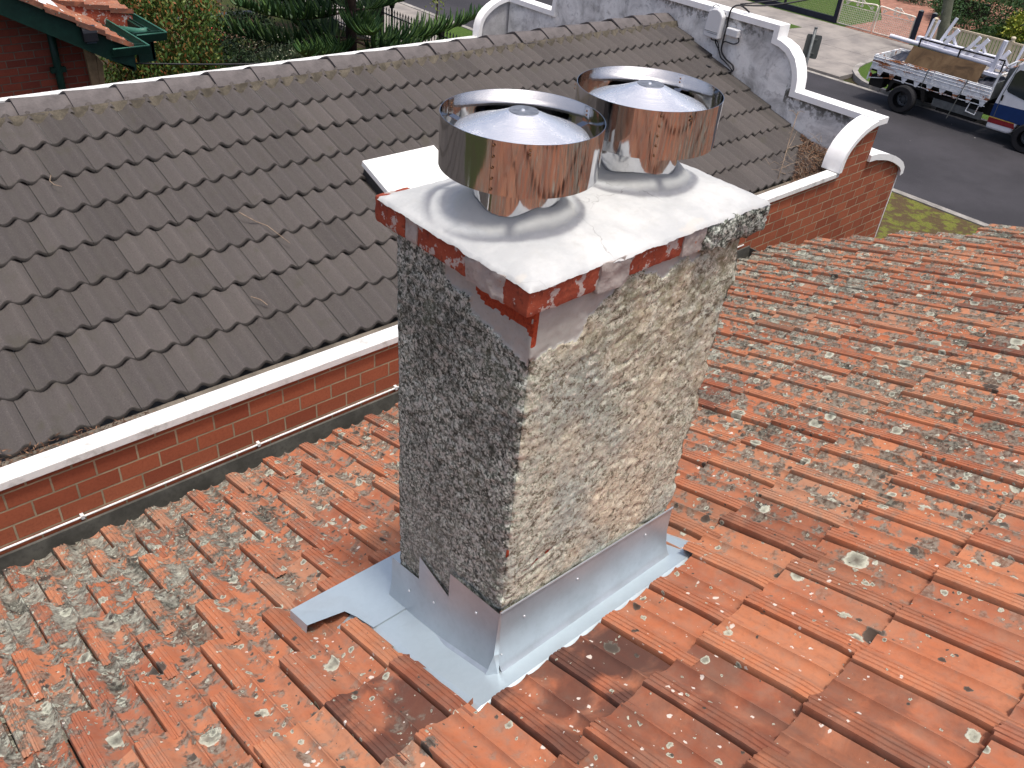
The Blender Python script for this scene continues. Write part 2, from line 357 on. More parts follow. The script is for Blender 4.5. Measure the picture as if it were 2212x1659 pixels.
def parapet_mat():
    N = NT('stained_render', .9, 0, .2); n = N.noise(3.2, 8, .65, dist=.6); n2 = N.noise(14, 7, .7); x, y, z = N.sep(N.co)
    b = N.ramp(n, [(.30, (.32,.315,.30)), (.45, (.62,.615,.60)), (.58, (.82,.815,.79)), (.75, (.72,.71,.69))])
    b = N.mix(N.math('MULTIPLY', N.step(n2, .52, .7), .5), b, (.20,.195,.20))
    top = N.math('MAXIMUM', N.math('MULTIPLY', N.math('MULTIPLY', N.step(z, 4.40, 4.64), N.step(z, 4.78, 4.70)), N.math('LESS_THAN', y, 4.5)), N.step(z, 4.95, 5.22))
    b = N.mix(N.math('MULTIPLY', N.step(N.math('ADD', n2, N.math('MULTIPLY', top, .22)), .60, .72), N.math('MULTIPLY', top, .9)), b, (.055,.052,.035))
    b = N.mix(N.math('MULTIPLY', N.step(N.noise(8, 6, .7, co=N.mapping(loc=(2,2,2))), .66, .72), .6), b, (.20,.16,.07))
    N.col(b); N.bump(N.math('ADD', n2, n), .006, .7); return N.m
def white_paint(name, c=(.80,.80,.79), dirt=.35, rough=.55):
    N = NT(name, rough, 0, .4); n = N.noise(9, 7, .65); n2 = N.noise(50, 4, .6)
    b = N.mix(N.math('MULTIPLY', N.step(n, .46, .72), dirt), c, (.36,.35,.32)); b = N.mix(N.math('MULTIPLY', N.step(n2, .6, .75), dirt*.6), b, (.33,.31,.28))
    N.col(b); N.bump(n2, .001, .4); return N.m
def rust_white():
    N = NT('rusty_white_paint', .6, 0, .4); n = N.noise(3.0, 5, .6, co=N.mapping((1,.4,2.2))); n2 = N.noise(30, 5, .6)
    b = N.mix(N.step(N.noise(8, 4), .4, .7), (.76,.78,.80), (.58,.60,.62))
    b = N.mix(N.step(N.math('ADD', N.math('MULTIPLY', n, .8), N.math('MULTIPLY', n2, .2)), .525, .58), b, N.mix(N.step(n2, .4, .6), (.22,.07,.025), (.36,.15,.06)))
    N.col(b); return N.m
def road_mat():
    N = NT('asphalt', .85, 0, .3); n = N.noise(60, 4, .7); n2 = N.noise(.5, 5, .6); n3 = N.noise(4, 6, .6, co=N.mapping((1,.3,1)))
    b = N.mix(N.step(n2, .35, .7), (.026,.025,.029), (.042,.040,.046)); b = N.mix(N.math('MULTIPLY', N.step(n, .5, .75), .5), b, (.11,.105,.11))
    b = N.mix(N.math('MULTIPLY', N.step(n3, .55, .75), .3), b, (.03,.03,.034))
    v = N.voro(2.2); c = N.sep(v.outputs['Color']); b = N.mix(N.math('MULTIPLY', N.math('LESS_THAN', v.outputs['Distance'], N.math('MULTIPLY', c[0], .055)), N.math('LESS_THAN', c[1], .45)), b, (.42,.42,.40))
    N.col(b); N.bump(n, .004, .6); return N.m
def grass_mat(name, g1, g2, brown, amt, scale=1.2):
    N = NT(name, .95, 0, .1); n = N.noise(scale, 7, .65); n2 = N.noise(22, 5, .7); n3 = N.noise(90, 2)
    b = N.mix(N.step(n2, .35, .65), g1, g2); b = N.mix(N.math('MULTIPLY', N.step(N.math('ADD', N.math('MULTIPLY', n, .7), N.math('MULTIPLY', n2, .3)), .5+amt, .58+amt), .95), b, brown)
    b = N.mix(N.math('MULTIPLY', N.step(n3, .5, .7), .45), b, tuple(a*.4 for a in g1)); N.col(b); N.bump(n2, .03, .8); return N.m
def slab_mat():
    N = NT('footpath_concrete', .9, 0, .2); n = N.noise(1.1, 7, .62); n2 = N.noise(25, 5, .7); x, y, z = N.sep(N.co)
    b = N.mix(N.step(n, .35, .7), (.29,.265,.24), (.19,.175,.165)); b = N.mix(N.math('MULTIPLY', N.step(n2, .5, .75), .4), b, (.15,.135,.125))
    N.col(b); return N.m
def leaf_mat(name, a, b_, c): return foliage(name, [(.15, a), (.5, b_), (.85, c)])

M = dict(
 terra=terracotta('lichened_terracotta'), rlight=render_mat('cream_roughcast', True), rdark=render_mat('blackened_roughcast', False),
 cbrick=cap_brick_mat(), cmort=mortar_mat(), cap=white_cap_mat(), steel=steel_mat(), spun=spun_mat(), zinc=zinc_mat(),
 ctile=concrete_tile_mat(), parapet=parapet_mat(), white=white_paint('white_paint', (.84,.84,.83), .12), whited=white_paint('weathered_white', (.74,.74,.72), .8),
 zincu=plain('zinc_upright', (.44,.49,.53), .38, .6, .08, 5), cridge=plain('ridge_concrete', (.105,.093,.09), .85, 0, .22, 9, .002), greyc=plain('grey_coping', (.40,.40,.41), .8, 0, .2, 6), gutc=plain('gutter_cement', (.15,.13,.105), .9, 0, .35, 6),
 brick=brick_mat('red_brick', 'y', .2003, .0964, .436, 4.069, (.26,.066,.032), (.37,.108,.052), (.40,.31,.20), .0055, dirt=.15, var=.2),
 obrick=brick_mat('old_red_brick', 'y', .21, .086, .04, .03, (.15,.032,.02), (.24,.055,.03), (.17,.13,.095), .006),
 paver=brick_mat('driveway_brick', 'z', .34, .17, 0, 0, (.25,.11,.075), (.36,.17,.12), (.22,.17,.13), .012, .5),
 mgrey=plain('galvanised_grey', (.16,.165,.15), .6, .3, .3, 5), gutg=plain('gutter_grey', (.085,.083,.072), .7, .15, .35, 5), darkgrey=plain('dark_metal', (.06,.06,.062), .5, .4, .3, 6),
 bed=plain('ridge_bedding', (.115,.10,.075), .95, 0, .45, 12, .004),
 greenp=plain('green_paint', (.008,.036,.024), .5, 0, .25, 7), greenl=plain('pale_green_paint', (.04,.14,.10), .5, 0, .2, 7),
 black=plain('black_plastic', (.012,.012,.015), .35, 0, .1, 8, spec=.5), cable=plain('black_cable', (.015,.015,.018), .5),
 box=white_paint('box_plastic', (.62,.63,.64), .15, .45), timber=plain('bare_timber', (.33,.22,.12), .85, 0, .25, 9),
 twig=plain('dry_twig', (.24,.18,.13), .9, 0, .3, 30), rust=plain('rusty_rivet', (.16,.075,.035), .8, .3, .3, 80), rivet=plain('bright_rivet', (.72,.74,.76), .35, .7, .05, 40),
 skyl=plain('white_skylight', (.86,.86,.82), .35, 0, .03, 3), asphalt=road_mat(), slab=slab_mat(), kerb=plain('kerb_concrete', (.27,.255,.235), .9, 0, .35, 3),
 verge=grass_mat('verge_grass', (.10,.115,.025), (.17,.17,.04), (.085,.055,.035), -.05, 4), lawn=grass_mat('green_lawn', (.042,.085,.017), (.08,.125,.028), (.10,.09,.035), .18),
 dlawn=grass_mat('dark_green_lawn', (.03,.06,.014), (.055,.09,.02), (.04,.035,.02), .10), soil=grass_mat('garden_soil', (.035,.05,.015), (.05,.06,.02), (.05,.035,.025), -.02),  # neighbour's lawn: grass of a darker green than the other lawns
 navy=plain('navy_paint', (.012,.014,.03), .5, 0, .2, 5), cream=plain('cream_paint', (.52,.45,.33), .65, 0, .12, 5), creamw=plain('gate_cream', (.78,.72,.62), .5, 0, .08, 5),
 wire=plain('mesh_wire', (.36,.36,.22), .5, .3), pole=plain('weathered_pole', (.10,.105,.075), .9, 0, .35, 3), galv=plain('galvanised_steel', (.15,.16,.16), .55, .5, .2, 9),
 rustw=rust_white(), rub=plain('tyre_rubber', (.018,.018,.02), .85), rim=plain('grey_wheel', (.15,.16,.17), .5, .4, .2, 12), twhite=plain('truck_white', (.72,.73,.76), .3, 0, .06, 3, spec=.6),
 tblue=plain('truck_blue', (.010,.035,.13), .35, 0, .08, 3), tred=plain('truck_red', (.22,.02,.025), .35), tyel=plain('truck_yellow', (.60,.40,.08), .4), glass=plain('dark_glass', (.012,.022,.03), .08, 0, .1, 3, spec=.8),
 under=plain('black_underbody', (.015,.014,.013), .9), board=None, tarp=plain('black_tarp', (.035,.037,.05), .45, 0, .5, 14, .01), wsteel=plain('white_steel', (.66,.67,.74), .4, 0, .08, 3),
 pink=plain('pink_render', (.50,.29,.22), .9, 0, .12, 3), redcar=plain('red_paint', (.35,.015,.02), .3), yellow=plain('yellow_plastic', (.75,.42,.02), .5),
 trunk=plain('dark_bark', (.045,.028,.02), .95, 0, .4, 12, .01), signg=plain('sign_back', (.12,.13,.13), .6, .4, .15, 6),
 pinel=leaf_mat('pine_needles', (.012,.034,.012), (.024,.060,.018), (.07,.13,.03)), darkl=leaf_mat('dark_leaf', (.010,.022,.009), (.018,.038,.014), (.035,.065,.02)),
 redl=foliage('red_tip_leaf', [(.1,(.02,.05,.012)), (.45,(.05,.11,.02)), (.7,(.12,.15,.03)), (.85,(.22,.08,.025)), (.97,(.30,.07,.03))]), hedge=leaf_mat('hedge_leaf', (.016,.045,.014), (.03,.075,.02), (.055,.11,.03)),
 yell=leaf_mat('lime_leaf', (.10,.16,.02), (.20,.25,.03), (.36,.34,.05)), saple=leaf_mat('sapling_leaf', (.10,.15,.03), (.17,.22,.05), (.28,.30,.08)),
 greyl=leaf_mat('silver_leaf', (.05,.08,.04), (.09,.13,.07), (.15,.18,.10)), rose=plain('rose_petal', (.72,.12,.11), .6, 0, .2, 20), wflower=plain('white_petal', (.70,.66,.50), .7),
 deadl=foliage('dead_leaf', [(.1, (.028,.017,.012)), (.45, (.07,.038,.022)), (.7, (.14,.07,.04)), (.92, (.34,.20,.12))], .85),
 crumb=foliage('lichen_crumb', [(.1, (.12,.11,.085)), (.45, (.27,.27,.21)), (.75, (.42,.41,.34)), (.95, (.50,.40,.30))], .95, 8),
)
_N = NT('stained_plywood', .85, 0, .2); _a = _N.noise(2.2, 8, .65, dist=.8); _b = _N.noise(30, 4, .6)
_c = _N.ramp(_a, [(.3, (.035,.022,.013)), (.5, (.08,.05,.027)), (.7, (.12,.08,.045))]); _N.col(_N.mix(_N.math('MULTIPLY', _N.step(_b, .5, .75), .35), _c, (.06,.04,.022))); M['board'] = _N.m
PH = math.radians(19.876); TP = math.tan(PH); TH = math.radians(19.545); TT = math.tan(TH)
def redz(y): return 5.038 - .3549*y
def darkz(y): return 4.188 + (y-3.862)*TP
# ================================================================== setting
VF = .9886                                             # verges stand 8 cm above the road
mb = MB(); mb.box(-70, 90, -60, 90, -.6, -.06); structure('ground', mb, M['soil'])
mb = MB(); mb.box(18.98, 26.34, -60, 90, -.1, 0); structure('road', mb, M['asphalt'])
mb = MB(); mb.box(8.9, 18.78, -40, 18.5, -.05, .078); structure('near_verge', mb, M['verge'])
mb = MB(); mb.box(17.35, 18.78, 18.504, 23.2, -.05, .078); structure('near_lawn', mb, M['lawn'])
mb = MB()
for y0, y1 in ((23.204, 24.9), (24.91, 26.6), (26.61, 28.3)): mb.box(17.36, 18.78, y0, y1, -.05, .084)
for i in range(8): mb.box(15.25, 17.344, 17.0+1.5*i, 18.488+1.5*i, -.05, .082)
structure('near_footpath', mb, M['slab'])
mb = MB()
mb.box(18.79, 18.98, -60, 90, -.1, .10)
structure('near_kerb', mb, M['kerb'])
mb = MB(); mb.box(26.15, 26.338, -60, 90, -.05, .004)
# kerb ring round the grass island and kerb beyond the crossing
isl = [(26.34,11.9), (26.36,12.2), (26.55,12.6), (26.9,13.0), (27.4,13.4), (27.9,13.62), (28.6,13.78), (29.75,13.9)]
isl = [(a, b*1.0) for a, b in isl]
cur = [Vector((a*1.0, b, .0)) for a, b in isl]
for a, b in zip(cur[:-1], cur[1:]): mb.beam(a+Vector((.06,0,.02)), b+Vector((.06,0,.02)), .17, .20)
mb.box(26.345, 26.49, -60, 11.9, -.1, .11); mb.box(26.345, 26.49, 19.5, 90, -.1, .11)
structure('far_kerb', mb, M['kerb'])
mb = MB(); mb.prism([(26.45,-60), (29.75,-60), (29.75,13.87)] + [(a+.1, b-.04) for a, b in reversed(isl[:-1])], 'z', -.05, .085); structure('far_verge', mb, M['lawn'])
mb = MB(); mb.prism([(26.5,19.9), (29.75,17.95), (31.2,17.8), (31.25,18.4), (29.76,18.9), (29.75,90), (26.5,90)], 'z', -.05, .087); structure('far_lawn', mb, M['lawn'])
mb = MB()
for i in range(-12, 20):
    mb.box(29.76, 33.1, 13.0+1.6*i, 14.588+1.6*i, -.05, .080)
for a, b, c, d in ((26.36, 28.0, 13.3, 16.6), (28.01, 29.75, 13.5, 16.6), (26.36, 28.0, 16.61, 20), (28.01, 29.75, 16.61, 19.9)): mb.box(a, b, c, d, -.05, .078)
structure('far_footpath', mb, M['slab'])
mb = MB(); mb.box(33.11, 46, 14.45, 17.1, -.05, .090); mb.prism([(36,17.1), (46,17.1), (46,20.5), (42,20.5)], 'z', -.05, .088); structure('brick_driveway', mb, M['paver'])
mb = MB(); mb.prism([(33.11,17.12), (36,17.12), (41.9,20.5), (42,60), (33.11,60)], 'z', -.05, .086); structure('front_lawn', mb, M['lawn'])
mb = MB(); mb.box(33.11, 52, -30, 14.43, -.05, .092); structure('neighbour_lawn', mb, M['dlawn'])
mb = MB(); mb.prism([(41.4,10.5), (50,10.5), (50,14.2), (41.6,14.0)], 'z', -.04, .12); structure('garden_path', mb, M['slab'])
# ================================================================== our red roof
house = thing('house', 'house under the near roof of lichen spotted orange terracotta tiles, chimney rising through it', 'house', (2.5,1,0))
NU = 21
prof = [(0,.034),(.012,.045),(.045,.047),(.055,.0425),(.072,.0425),(.082,.047),(.118,.0465),(.128,.0415),(.145,.0415),(.155,.046),(.188,.045),(.198,.0395),(.215,.0395),(.226,.044),(.262,.039),(.33,.019),(.42,.007),(.50,.006),(.565,.017),(.588,.029),(.606,.029),(.628,.016),(.72,.006),(.82,.008),(.90,.019),(.962,.028),(.968,-.010),(1.0,-.014)]
PX = .2625; GY = .3955                                   # cover width, gauge in plan
def edge_x(y):                                         # far end of the roof as it runs past the gutter
    pts = [(-3,8.6), (.6,7.95), (1.2,7.6), (1.78,7.26), (2.09,7.11), (2.37,6.97), (2.57,6.84), (2.8,6.70), (3.085,6.41), (3.31,6.22), (3.6,6.1)]
    for (a, b), (c, d) in zip(pts[:-1], pts[1:]):
        if a <= y <= c: return b + (d-b)*(y-a)/(c-a)
    return 6.2
tb = MB(); A1 = []; A2 = []
def density(x, y):
    left = max(0, min(1, (1.45 - x)/1.7))*max(0, min(1, (y+.4)/1.1))
    far = max(0, min(1, (x-2.0)/1.6))*max(.35, min(1, (y+.1)/.9)); mid = max(0, min(1, (x-1.6)/1.6))*.35
    gut = max(0, min(1, (y-1.75)/.9)); back = max(0, min(1, (.1-y)/.5))
    d = .15 + .75*left + .75*far + mid + .62*gut*(1-far) + .5*back
    c = -.56 + 1.05*left*max(0, min(1, (y-.25)/.9)) + .84*far + .72*gut*(1-.5*far) + .8*back
    c += .22*max(0, min(1, (.25-x)/.6))*max(0, min(1, (y-.8)/.6))
    return min(d, 1), max(-.7, min(.50, c))
def tile_at(ix, iy, butt, up_, PXr, x0, rnd, burnt):
    nv = 9; yu = up_ - .05; PX = PXr
    jx = random.uniform(-.003, .003); jz = random.uniform(-.002, .005); rot = random.uniform(-.008, .008); tl = random.uniform(.021, .031)
    xe = edge_x(butt-.2)
    if x0 + .5*PX > xe or x0 < -3.6: return
    xc, yc = x0+PX/2, (butt+up_)/2
    if 1.26 < xc < 2.08 and 1.22 < yc < 1.72: return
    base = len(tb.v); n = len(prof); keep = []
    seed = ix*13.7+iy*5.1
    for j in range(nv):
        t = j/(nv-1)
        for i, (u, h) in enumerate(prof):
            y = yu + (butt-yu)*t; x = x0 + u*PXr*1.0 + jx + rot*(t-.5)*PX
            if j == nv-1: y += nz(x, seed, 0, 30)*.006 + (.010 if u < .25 else 0)*random.random()
            x += nz(y, seed+u, 3, 25)*.0016
            z = redz(y) + .008 + h*.80 + tl*(t) + jz + nz(x, y, seed, 11)*.0015 - .012
            if t < .15: z -= .004
            tb.v.append((x, y, z)); A1.append((rnd, burnt, density(x, y)[0])); pn = 1 if (.36 < u < .54 or .66 < u < .88) else (.75 if u > .3 else 0)
            spl = .42 if (.6 < x < 2.2 and .3 < y < 1.35) or (0.8 < x < 1.25 and y < 2.0) else .06
            A2.append((pn, spl, density(x, y)[1]))
    for j in range(nv-1):
        for i in range(n-1):
            a = base+j*n+i; vv = [tb.v[q] for q in (a, a+1, a+n+1, a+n)]
            cx = sum(q[0] for q in vv)/4; cy = sum(q[1] for q in vv)/4
            if 1.085 + .012*nz(cy, 1, 1, 25) < cx < 2.115 and 1.094 + .006*nz(cx, 3, 1, 22) < cy < 1.79: continue
            if 1.085 + .012*nz(cy, 1, 1, 25) < cx < 2.115 and 1.78 < cy < 1.86: continue
            tb.f.append((a, a+1, a+n+1, a+n)); tb.mi.append(0); keep.append(1)
    # left edge, and butt end, thickness
    e0 = len(tb.v)
    for j in range(nv):
        q = tb.v[base+j*n]; tb.v.append((q[0]+.001, q[1], q[2]-.05)); A1.append(A1[base+j*n]); A2.append((0,0,-.5))
    for j in range(nv-1):
        cx, cy = tb.v[base+j*n][:2]
        if 1.085 < cx < 2.115 and 1.06 < cy < 1.86: continue
        tb.f.append((base+j*n, base+(j+1)*n, e0+j+1, e0+j)); tb.mi.append(0)
    e1 = len(tb.v)
    for i in range(n):
        q = tb.v[base+(nv-1)*n+i]; tb.v.append((q[0], q[1]-.004, q[2]-.030)); A1.append(A1[base+i]); A2.append((0,0,-.3))
    for i in range(n-1):
        if not (1.085 < tb.v[e1+i][0] < 2.13 and 1.07 < butt < 1.87): tb.f.append((base+(nv-1)*n+i, base+(nv-1)*n+i+1, e1+i+1, e1+i)); tb.mi.append(0)
ROWS = [(-1.55,.3,.265), (-1.16,.18,.265), (-.77,.3,.265), (-.38,.18,.265), (.01,.305,.264), (.400,.100,.2625), (.782,.205,.2535), (1.13,.142,.246), (1.45,.030,.246), (1.75,.030,.245), (2.045,.132,.239), (2.30,.000,.233), (2.58,.100,.2285), (2.86,.000,.224), (3.09,.094,.216), (3.29,.006,.212)]
BURNT = [(.904,1.402,.9),(.883,1.22,.8),(1.112,1.358,.35),(1.237,1.052,.75),(1.39,.907,.9),(1.448,.614,1.),(1.426,.693,.9),(1.222,.739,.35),(2.3,1.3,.3),(1.15,.55,.5)]
for iy, (butt, xr, pr) in enumerate(ROWS):
    up_ = ROWS[iy-1][0] if iy else butt-.39
    for ix in range(-18, 42):
        x0 = xr + ix*pr; cx, cy = x0+pr/2, (butt+up_)/2
        burnt = 0
        for bx, by, bv in BURNT:
            if x0 <= bx < x0+pr and up_ <= by-.04 < butt: burnt = bv
        if not burnt and random.random() < .06: burnt = random.uniform(.2, .6)
        tile_at(ix, iy, butt, up_, pr, x0, random.random(), burnt)
tb.at = {'tile': A1, 'aux': A2}
roof = part('roof', tb, M['terra'], house, smooth=math.radians(40), fix=False)
# under the tiles: felt sheet and body of the house
mb = MB(); o = mb.add([(-3.6,-1.85,redz(-1.85)-.05), (8.7,-1.85,redz(-1.85)-.05), (7.95,.6,redz(.6)-.05), (7.1,2.09,redz(2.09)-.05), (6.2,3.27,redz(3.27)-.05), (-3.6,3.27,redz(3.27)-.05)], [(0,1,2,3,4,5)])
part('roof_underlay', mb, M['under'], house, fix=False)
mb = MB(); mb.add([(-3.6,-1.85,5.70), (8.7,-1.85,5.70), (8.7,-9,3.2), (-3.6,-9,3.2)], [(0,1,2,3)]); A = [(.5,0,.3)]*4
mb.at = {'tile': A, 'aux': [(0,0,.1)]*4}; part('back_roof', mb, M['terra'], house, fix=False)
mb = MB(); mb.box(-3.4, 6.0, -8.5, 2.9, 0, 3.15); mb.box(6.0, 6.9, -8.5, 1.9, 0, 3.15); part('wall', mb, M['obrick'], house)
# box gutter beside the neighbour's wall
mb = MB(); mb.prism([(3.26,3.835), (3.275,3.845), (3.29,3.755), (3.43,3.755), (3.445,3.865), (3.46,3.865), (3.465,3.74), (3.27,3.73)], 'x', -3.4, 6.15)
mb.box(6.145, 6.16, 3.27, 3.46, 3.74, 3.85)
part('gutter', mb, M['gutg'], house)
# white conduit clipped along the wall
cd = thing('conduit', 'thin white conduit clipped low along the orange brick wall above the gutter', 'pipe', (2,3.47,3.8))
mb = MB(); mb.tube([(-3, 3.484, 3.872), (1.5,3.484,3.871), (6.1,3.484,3.872)], .006, 8); part('pipe', mb, M['whited'], cd, smooth=True)
for x in (-1.2, -.28, .62, 1.56, 2.48, 3.4, 4.3, 5.2):
    mb = MB(); mb.box(x-.008, x+.008, 3.474, 3.4995, 3.862, 3.884); part('clip', mb, M['whited'], cd)
# ================================================================== neighbour's tiled building
shop = thing('parapet_building', 'orange brick building with grey wavy tile roof between white capped parapets', 'building', (4,6,0))
cb = MB(); A = []
NP = [(0,.004), (.07,.001), (.14,.006), (.20,.016), (.26,.031), (.31,.037), (.36,.031), (.43,.014), (.5,.004), (.57,.001), (.64,.006), (.70,.016), (.76,.031), (.81,.037), (.86,.031), (.93,.014), (.985,.005), (1.0,.003)]
TW = .2525; GG = .2933*math.cos(PH)
def dark_tile(x0, s0, s1, r, xmax=7.9):
    n = len(NP); base = len(cb.v); nv = 4; j0 = random.uniform(-.001, .0015)
    x1 = min(x0+TW-.0025, xmax); flat = x0+TW > xmax-.02
    for j in range(nv):
        t = j/(nv-1); s = s0 + (s1+.03-s0)*t; y = 3.862 + s*math.cos(PH); zz = 4.188 + s*math.sin(PH)
        for u, h in NP:
            x = x0 + u*(x1-x0); hh = h*(0.2 if flat else 1)
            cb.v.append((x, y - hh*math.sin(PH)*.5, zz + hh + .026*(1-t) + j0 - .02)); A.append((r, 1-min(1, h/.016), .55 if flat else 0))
    for j in range(nv-1):
        for i in range(n-1): a = base+j*n+i; cb.f.append((a, a+1, a+n+1, a+n)); cb.mi.append(0)
    e = len(cb.v)
    for k, (dy, dz, ed) in enumerate(((-.004, -.006, .6), (-.003, -.021, 1.0))):
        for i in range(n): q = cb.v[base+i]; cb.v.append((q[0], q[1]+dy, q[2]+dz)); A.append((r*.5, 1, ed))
    for i in range(n-1):
        cb.f.append((base+i, base+i+1, e+i+1, e+i)); cb.mi.append(0); cb.f.append((e+i, e+i+1, e+n+i+1, e+n+i)); cb.mi.append(0)
for k in range(9):
    s0 = -.08 + .2933*k; s1 = min(s0+.2933, 2.20)
    if k == 0: s0 = -.10
    off = 1.186 if k % 2 == 1 else 1.075
    for i in range(-16, 28):
        x0 = off + i*TW
        if x0 > 7.86: continue
        dark_tile(x0, s0, s1, random.random())
cb.at = {'tile': A}
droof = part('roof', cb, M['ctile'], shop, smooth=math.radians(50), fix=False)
# back slope of the same roof
mb = MB(); A = []
def bs(i, j):
    x = -3 + i*.042; x = min(x, 7.9); y = 6.12 + j*.27; h = .012*(1-math.cos(2*PI*x/.126)); A.append((.5,0,0)); return (x, y, 5.0 - (y-6.12)*TP + h - .01)
mb.grid(260, 10, bs); mb.at = {'tile': A}; part('back_slope', mb, M['ctile'], shop, smooth=True, fix=False)
mb = MB(); mb.grid(270, 2, lambda i, j: (-3+i*.0405, (5.972 if j else 5.944) + .008*nz(i, 0, 0, .8), 4.984 if j else 4.920 + .006*nz(i, 5, 0, .5))); part('ridge_bedding', mb, M['bed'], shop, fix=False)
def ridge_cap():
    q = MB(); L = .355; n = 7
    sec = [(-.150,-.060), (-.085,-.026), (-.028,-.002), (0,.005), (.028,-.002), (.085,-.026), (.150,-.060)]
    for x, dz in ((0,.022), (L,.0)):
        for th in (0, -.016):
            q.v += [(x, y, z+dz+th) for y, z in sec]
    for a, b, s_ in ((0, 14, 1), (7, 21, 1)):
        for i in range(n-1): q.f.append((a+i, a+i+1, b+i+1, b+i)); q.mi.append(0)
    for i in range(n-1): q.f.append((i, i+1, 7+i+1, 7+i)); q.mi.append(0); q.f.append((14+i, 14+i+1, 21+i+1, 21+i)); q.mi.append(0)
    q.f += [(0,14,21,7), (6,20,27,13)]; q.mi += [0,0]; q.at = {'tile': [(.9,0,0)]*28}
    return q
caps0 = None
for i in range(-12, 20):
    x = 1.375 - .02 + i*.3317
    if x > 7.75: break
    if caps0 is None:
        caps0 = part('ridge_cap', ridge_cap(), M['cridge'], droof, local=True, smooth=math.radians(30)); o = caps0
    else: o = caps0.copy(); COL.objects.link(o); o.parent = droof
    o.location = (x, 6.12+random.uniform(-.004,.004), 5.020+random.uniform(-.003,.004)); o.rotation_euler = (0, 0, random.uniform(-.012,.012))
# side wall facing us, street end with its curved top, wing
mb = MB(); arc = [(7.455,4.20), (7.457,4.34), (7.475,4.40), (7.51,4.455), (7.56,4.50), (7.63,4.545), (7.72,4.585), (7.80,4.606), (7.87,4.618), (7.985,4.62)]
mb.prism([(-3,0), (7.985,0), (7.985,4.6)] + arc[::-1][1:] + [(-3,4.20)], 'y', 3.5, 3.585)
part('side_wall', mb, M['brick'], shop)
mb = MB(); wing = [(7.987,4.25), (8.10,4.247), (8.22,4.225), (8.36,4.195), (8.5,4.15), (8.62,4.10), (8.72,4.05), (8.775,4.0), (8.785,3.95)]
mb.prism([(7.987,0)] + wing + [(8.785,0)], 'y', 3.502, 3.70); part('wing_wall', mb, M['brick'], shop)
mb = MB(); mb.box(8.7855, 8.80, 3.497, 3.72, 0, 3.96); part('wing_edge', mb, M['white'], shop)
def strip(pts, th, a0, a1, plane):                     # coping band of even thickness over a polyline
    q = MB(); P = [Vector((p[0], p[1], 0)) for p in pts]; n = len(P); up = []
    for i in range(n):
        d0 = (P[i]-P[i-1]).normalized() if i else (P[1]-P[0]).normalized(); d1 = (P[i+1]-P[i]).normalized() if i < n-1 else d0
        nn = Vector((-(d0+d1).y, (d0+d1).x, 0)).normalized(); c = max(.35, nn.dot(Vector((-d0.y, d0.x, 0)))); up.append(P[i]+nn*th/c)
    for a in (a0, a1):
        for p in list(P)+up: q.v.append((p.x, a, p.y) if plane == 'y' else (a, p.x, p.y))
    m2 = 2*n
    for i in range(n-1):
        for f in ((i, i+1, n+i+1, n+i), (m2+i, m2+i+1, m2+n+i+1, m2+n+i), (i, i+1, m2+i+1, m2+i), (n+i, n+i+1, m2+n+i+1, m2+n+i)): q.f.append(f); q.mi.append(0)
    q.f += [(0, n, m2+n, m2), (n-1, 2*n-1, m2+2*n-1, m2+n-1)]; q.mi += [0,0]; return q
mb = MB(); mb.box(-3, 7.452, 3.478, 3.588, 4.203, 4.248); part('front_coping', mb, M['whited'], shop, bev=.004)
mb = MB()
for x0, x1 in ((-3, 1.30), (1.3, 5.4), (5.4, 7.6)): mb.box(x0+.002, x1-.002, 3.588, 3.765, 4.02, 4.138)
part('gutter_lining', mb, M['gutc'], shop)
part('curved_coping', strip([(7.452,4.252)]+[(a, b) for a, b in arc[1:-1]]+[(7.90,4.620)], .052, 3.462, 3.65, 'y'), M['white'], shop, smooth=math.radians(35))
mb = strip([(7.975,4.252)] + wing[1:], .062, 3.47, 3.76, 'y'); part('wing_coping', mb, M['white'], shop, smooth=math.radians(35))
# street parapet: low shoulders, quarter curves, raised middle
def mir(p): return [(12.24-a, b) for a, b in p][::-1]
half = [(3.59,4.62), (4.437,4.62), (4.437,4.70), (4.447,4.78), (4.475,4.86), (4.52,4.935), (4.59,4.995), (4.68,5.03), (4.775,5.045), (4.775,5.16)]
prf = half + mir(half)
mb = MB(); mb.prism([(3.59,0)] + prf + [(8.65,0)], 'x', 7.90, 7.984); part('street_parapet', mb, M['parapet'], shop)
mb = strip(prf[1:-1][0:0] or [(3.46,4.622)]+prf[1:-1]+[(8.78,4.622)], .058, 7.868, 8.045, 'x')
part('parapet_coping', mb, M['white'], shop, smooth=math.radians(35))
mb = MB(); mb.box(-3, 7.5, 8.665, 8.735, 0, 4.187); mb.prism([(7.5,0), (7.5,4.2)]+[(a, b) for a, b in arc[1:]]+[(7.985,0)], 'y', 8.667, 8.737); part('back_wall', mb, M['greyc'], shop)
mb = MB(); mb.box(-3, 7.448, 8.655, 8.745, 4.188, 4.226); part('back_coping', mb, M['whited'], shop)
part('back_curved_coping', strip([(7.448,4.18)]+[(a, b) for a, b in arc[1:-1]]+[(7.90,4.602)], .052, 8.64, 8.76, 'y'), M['white'], shop, smooth=math.radians(35))
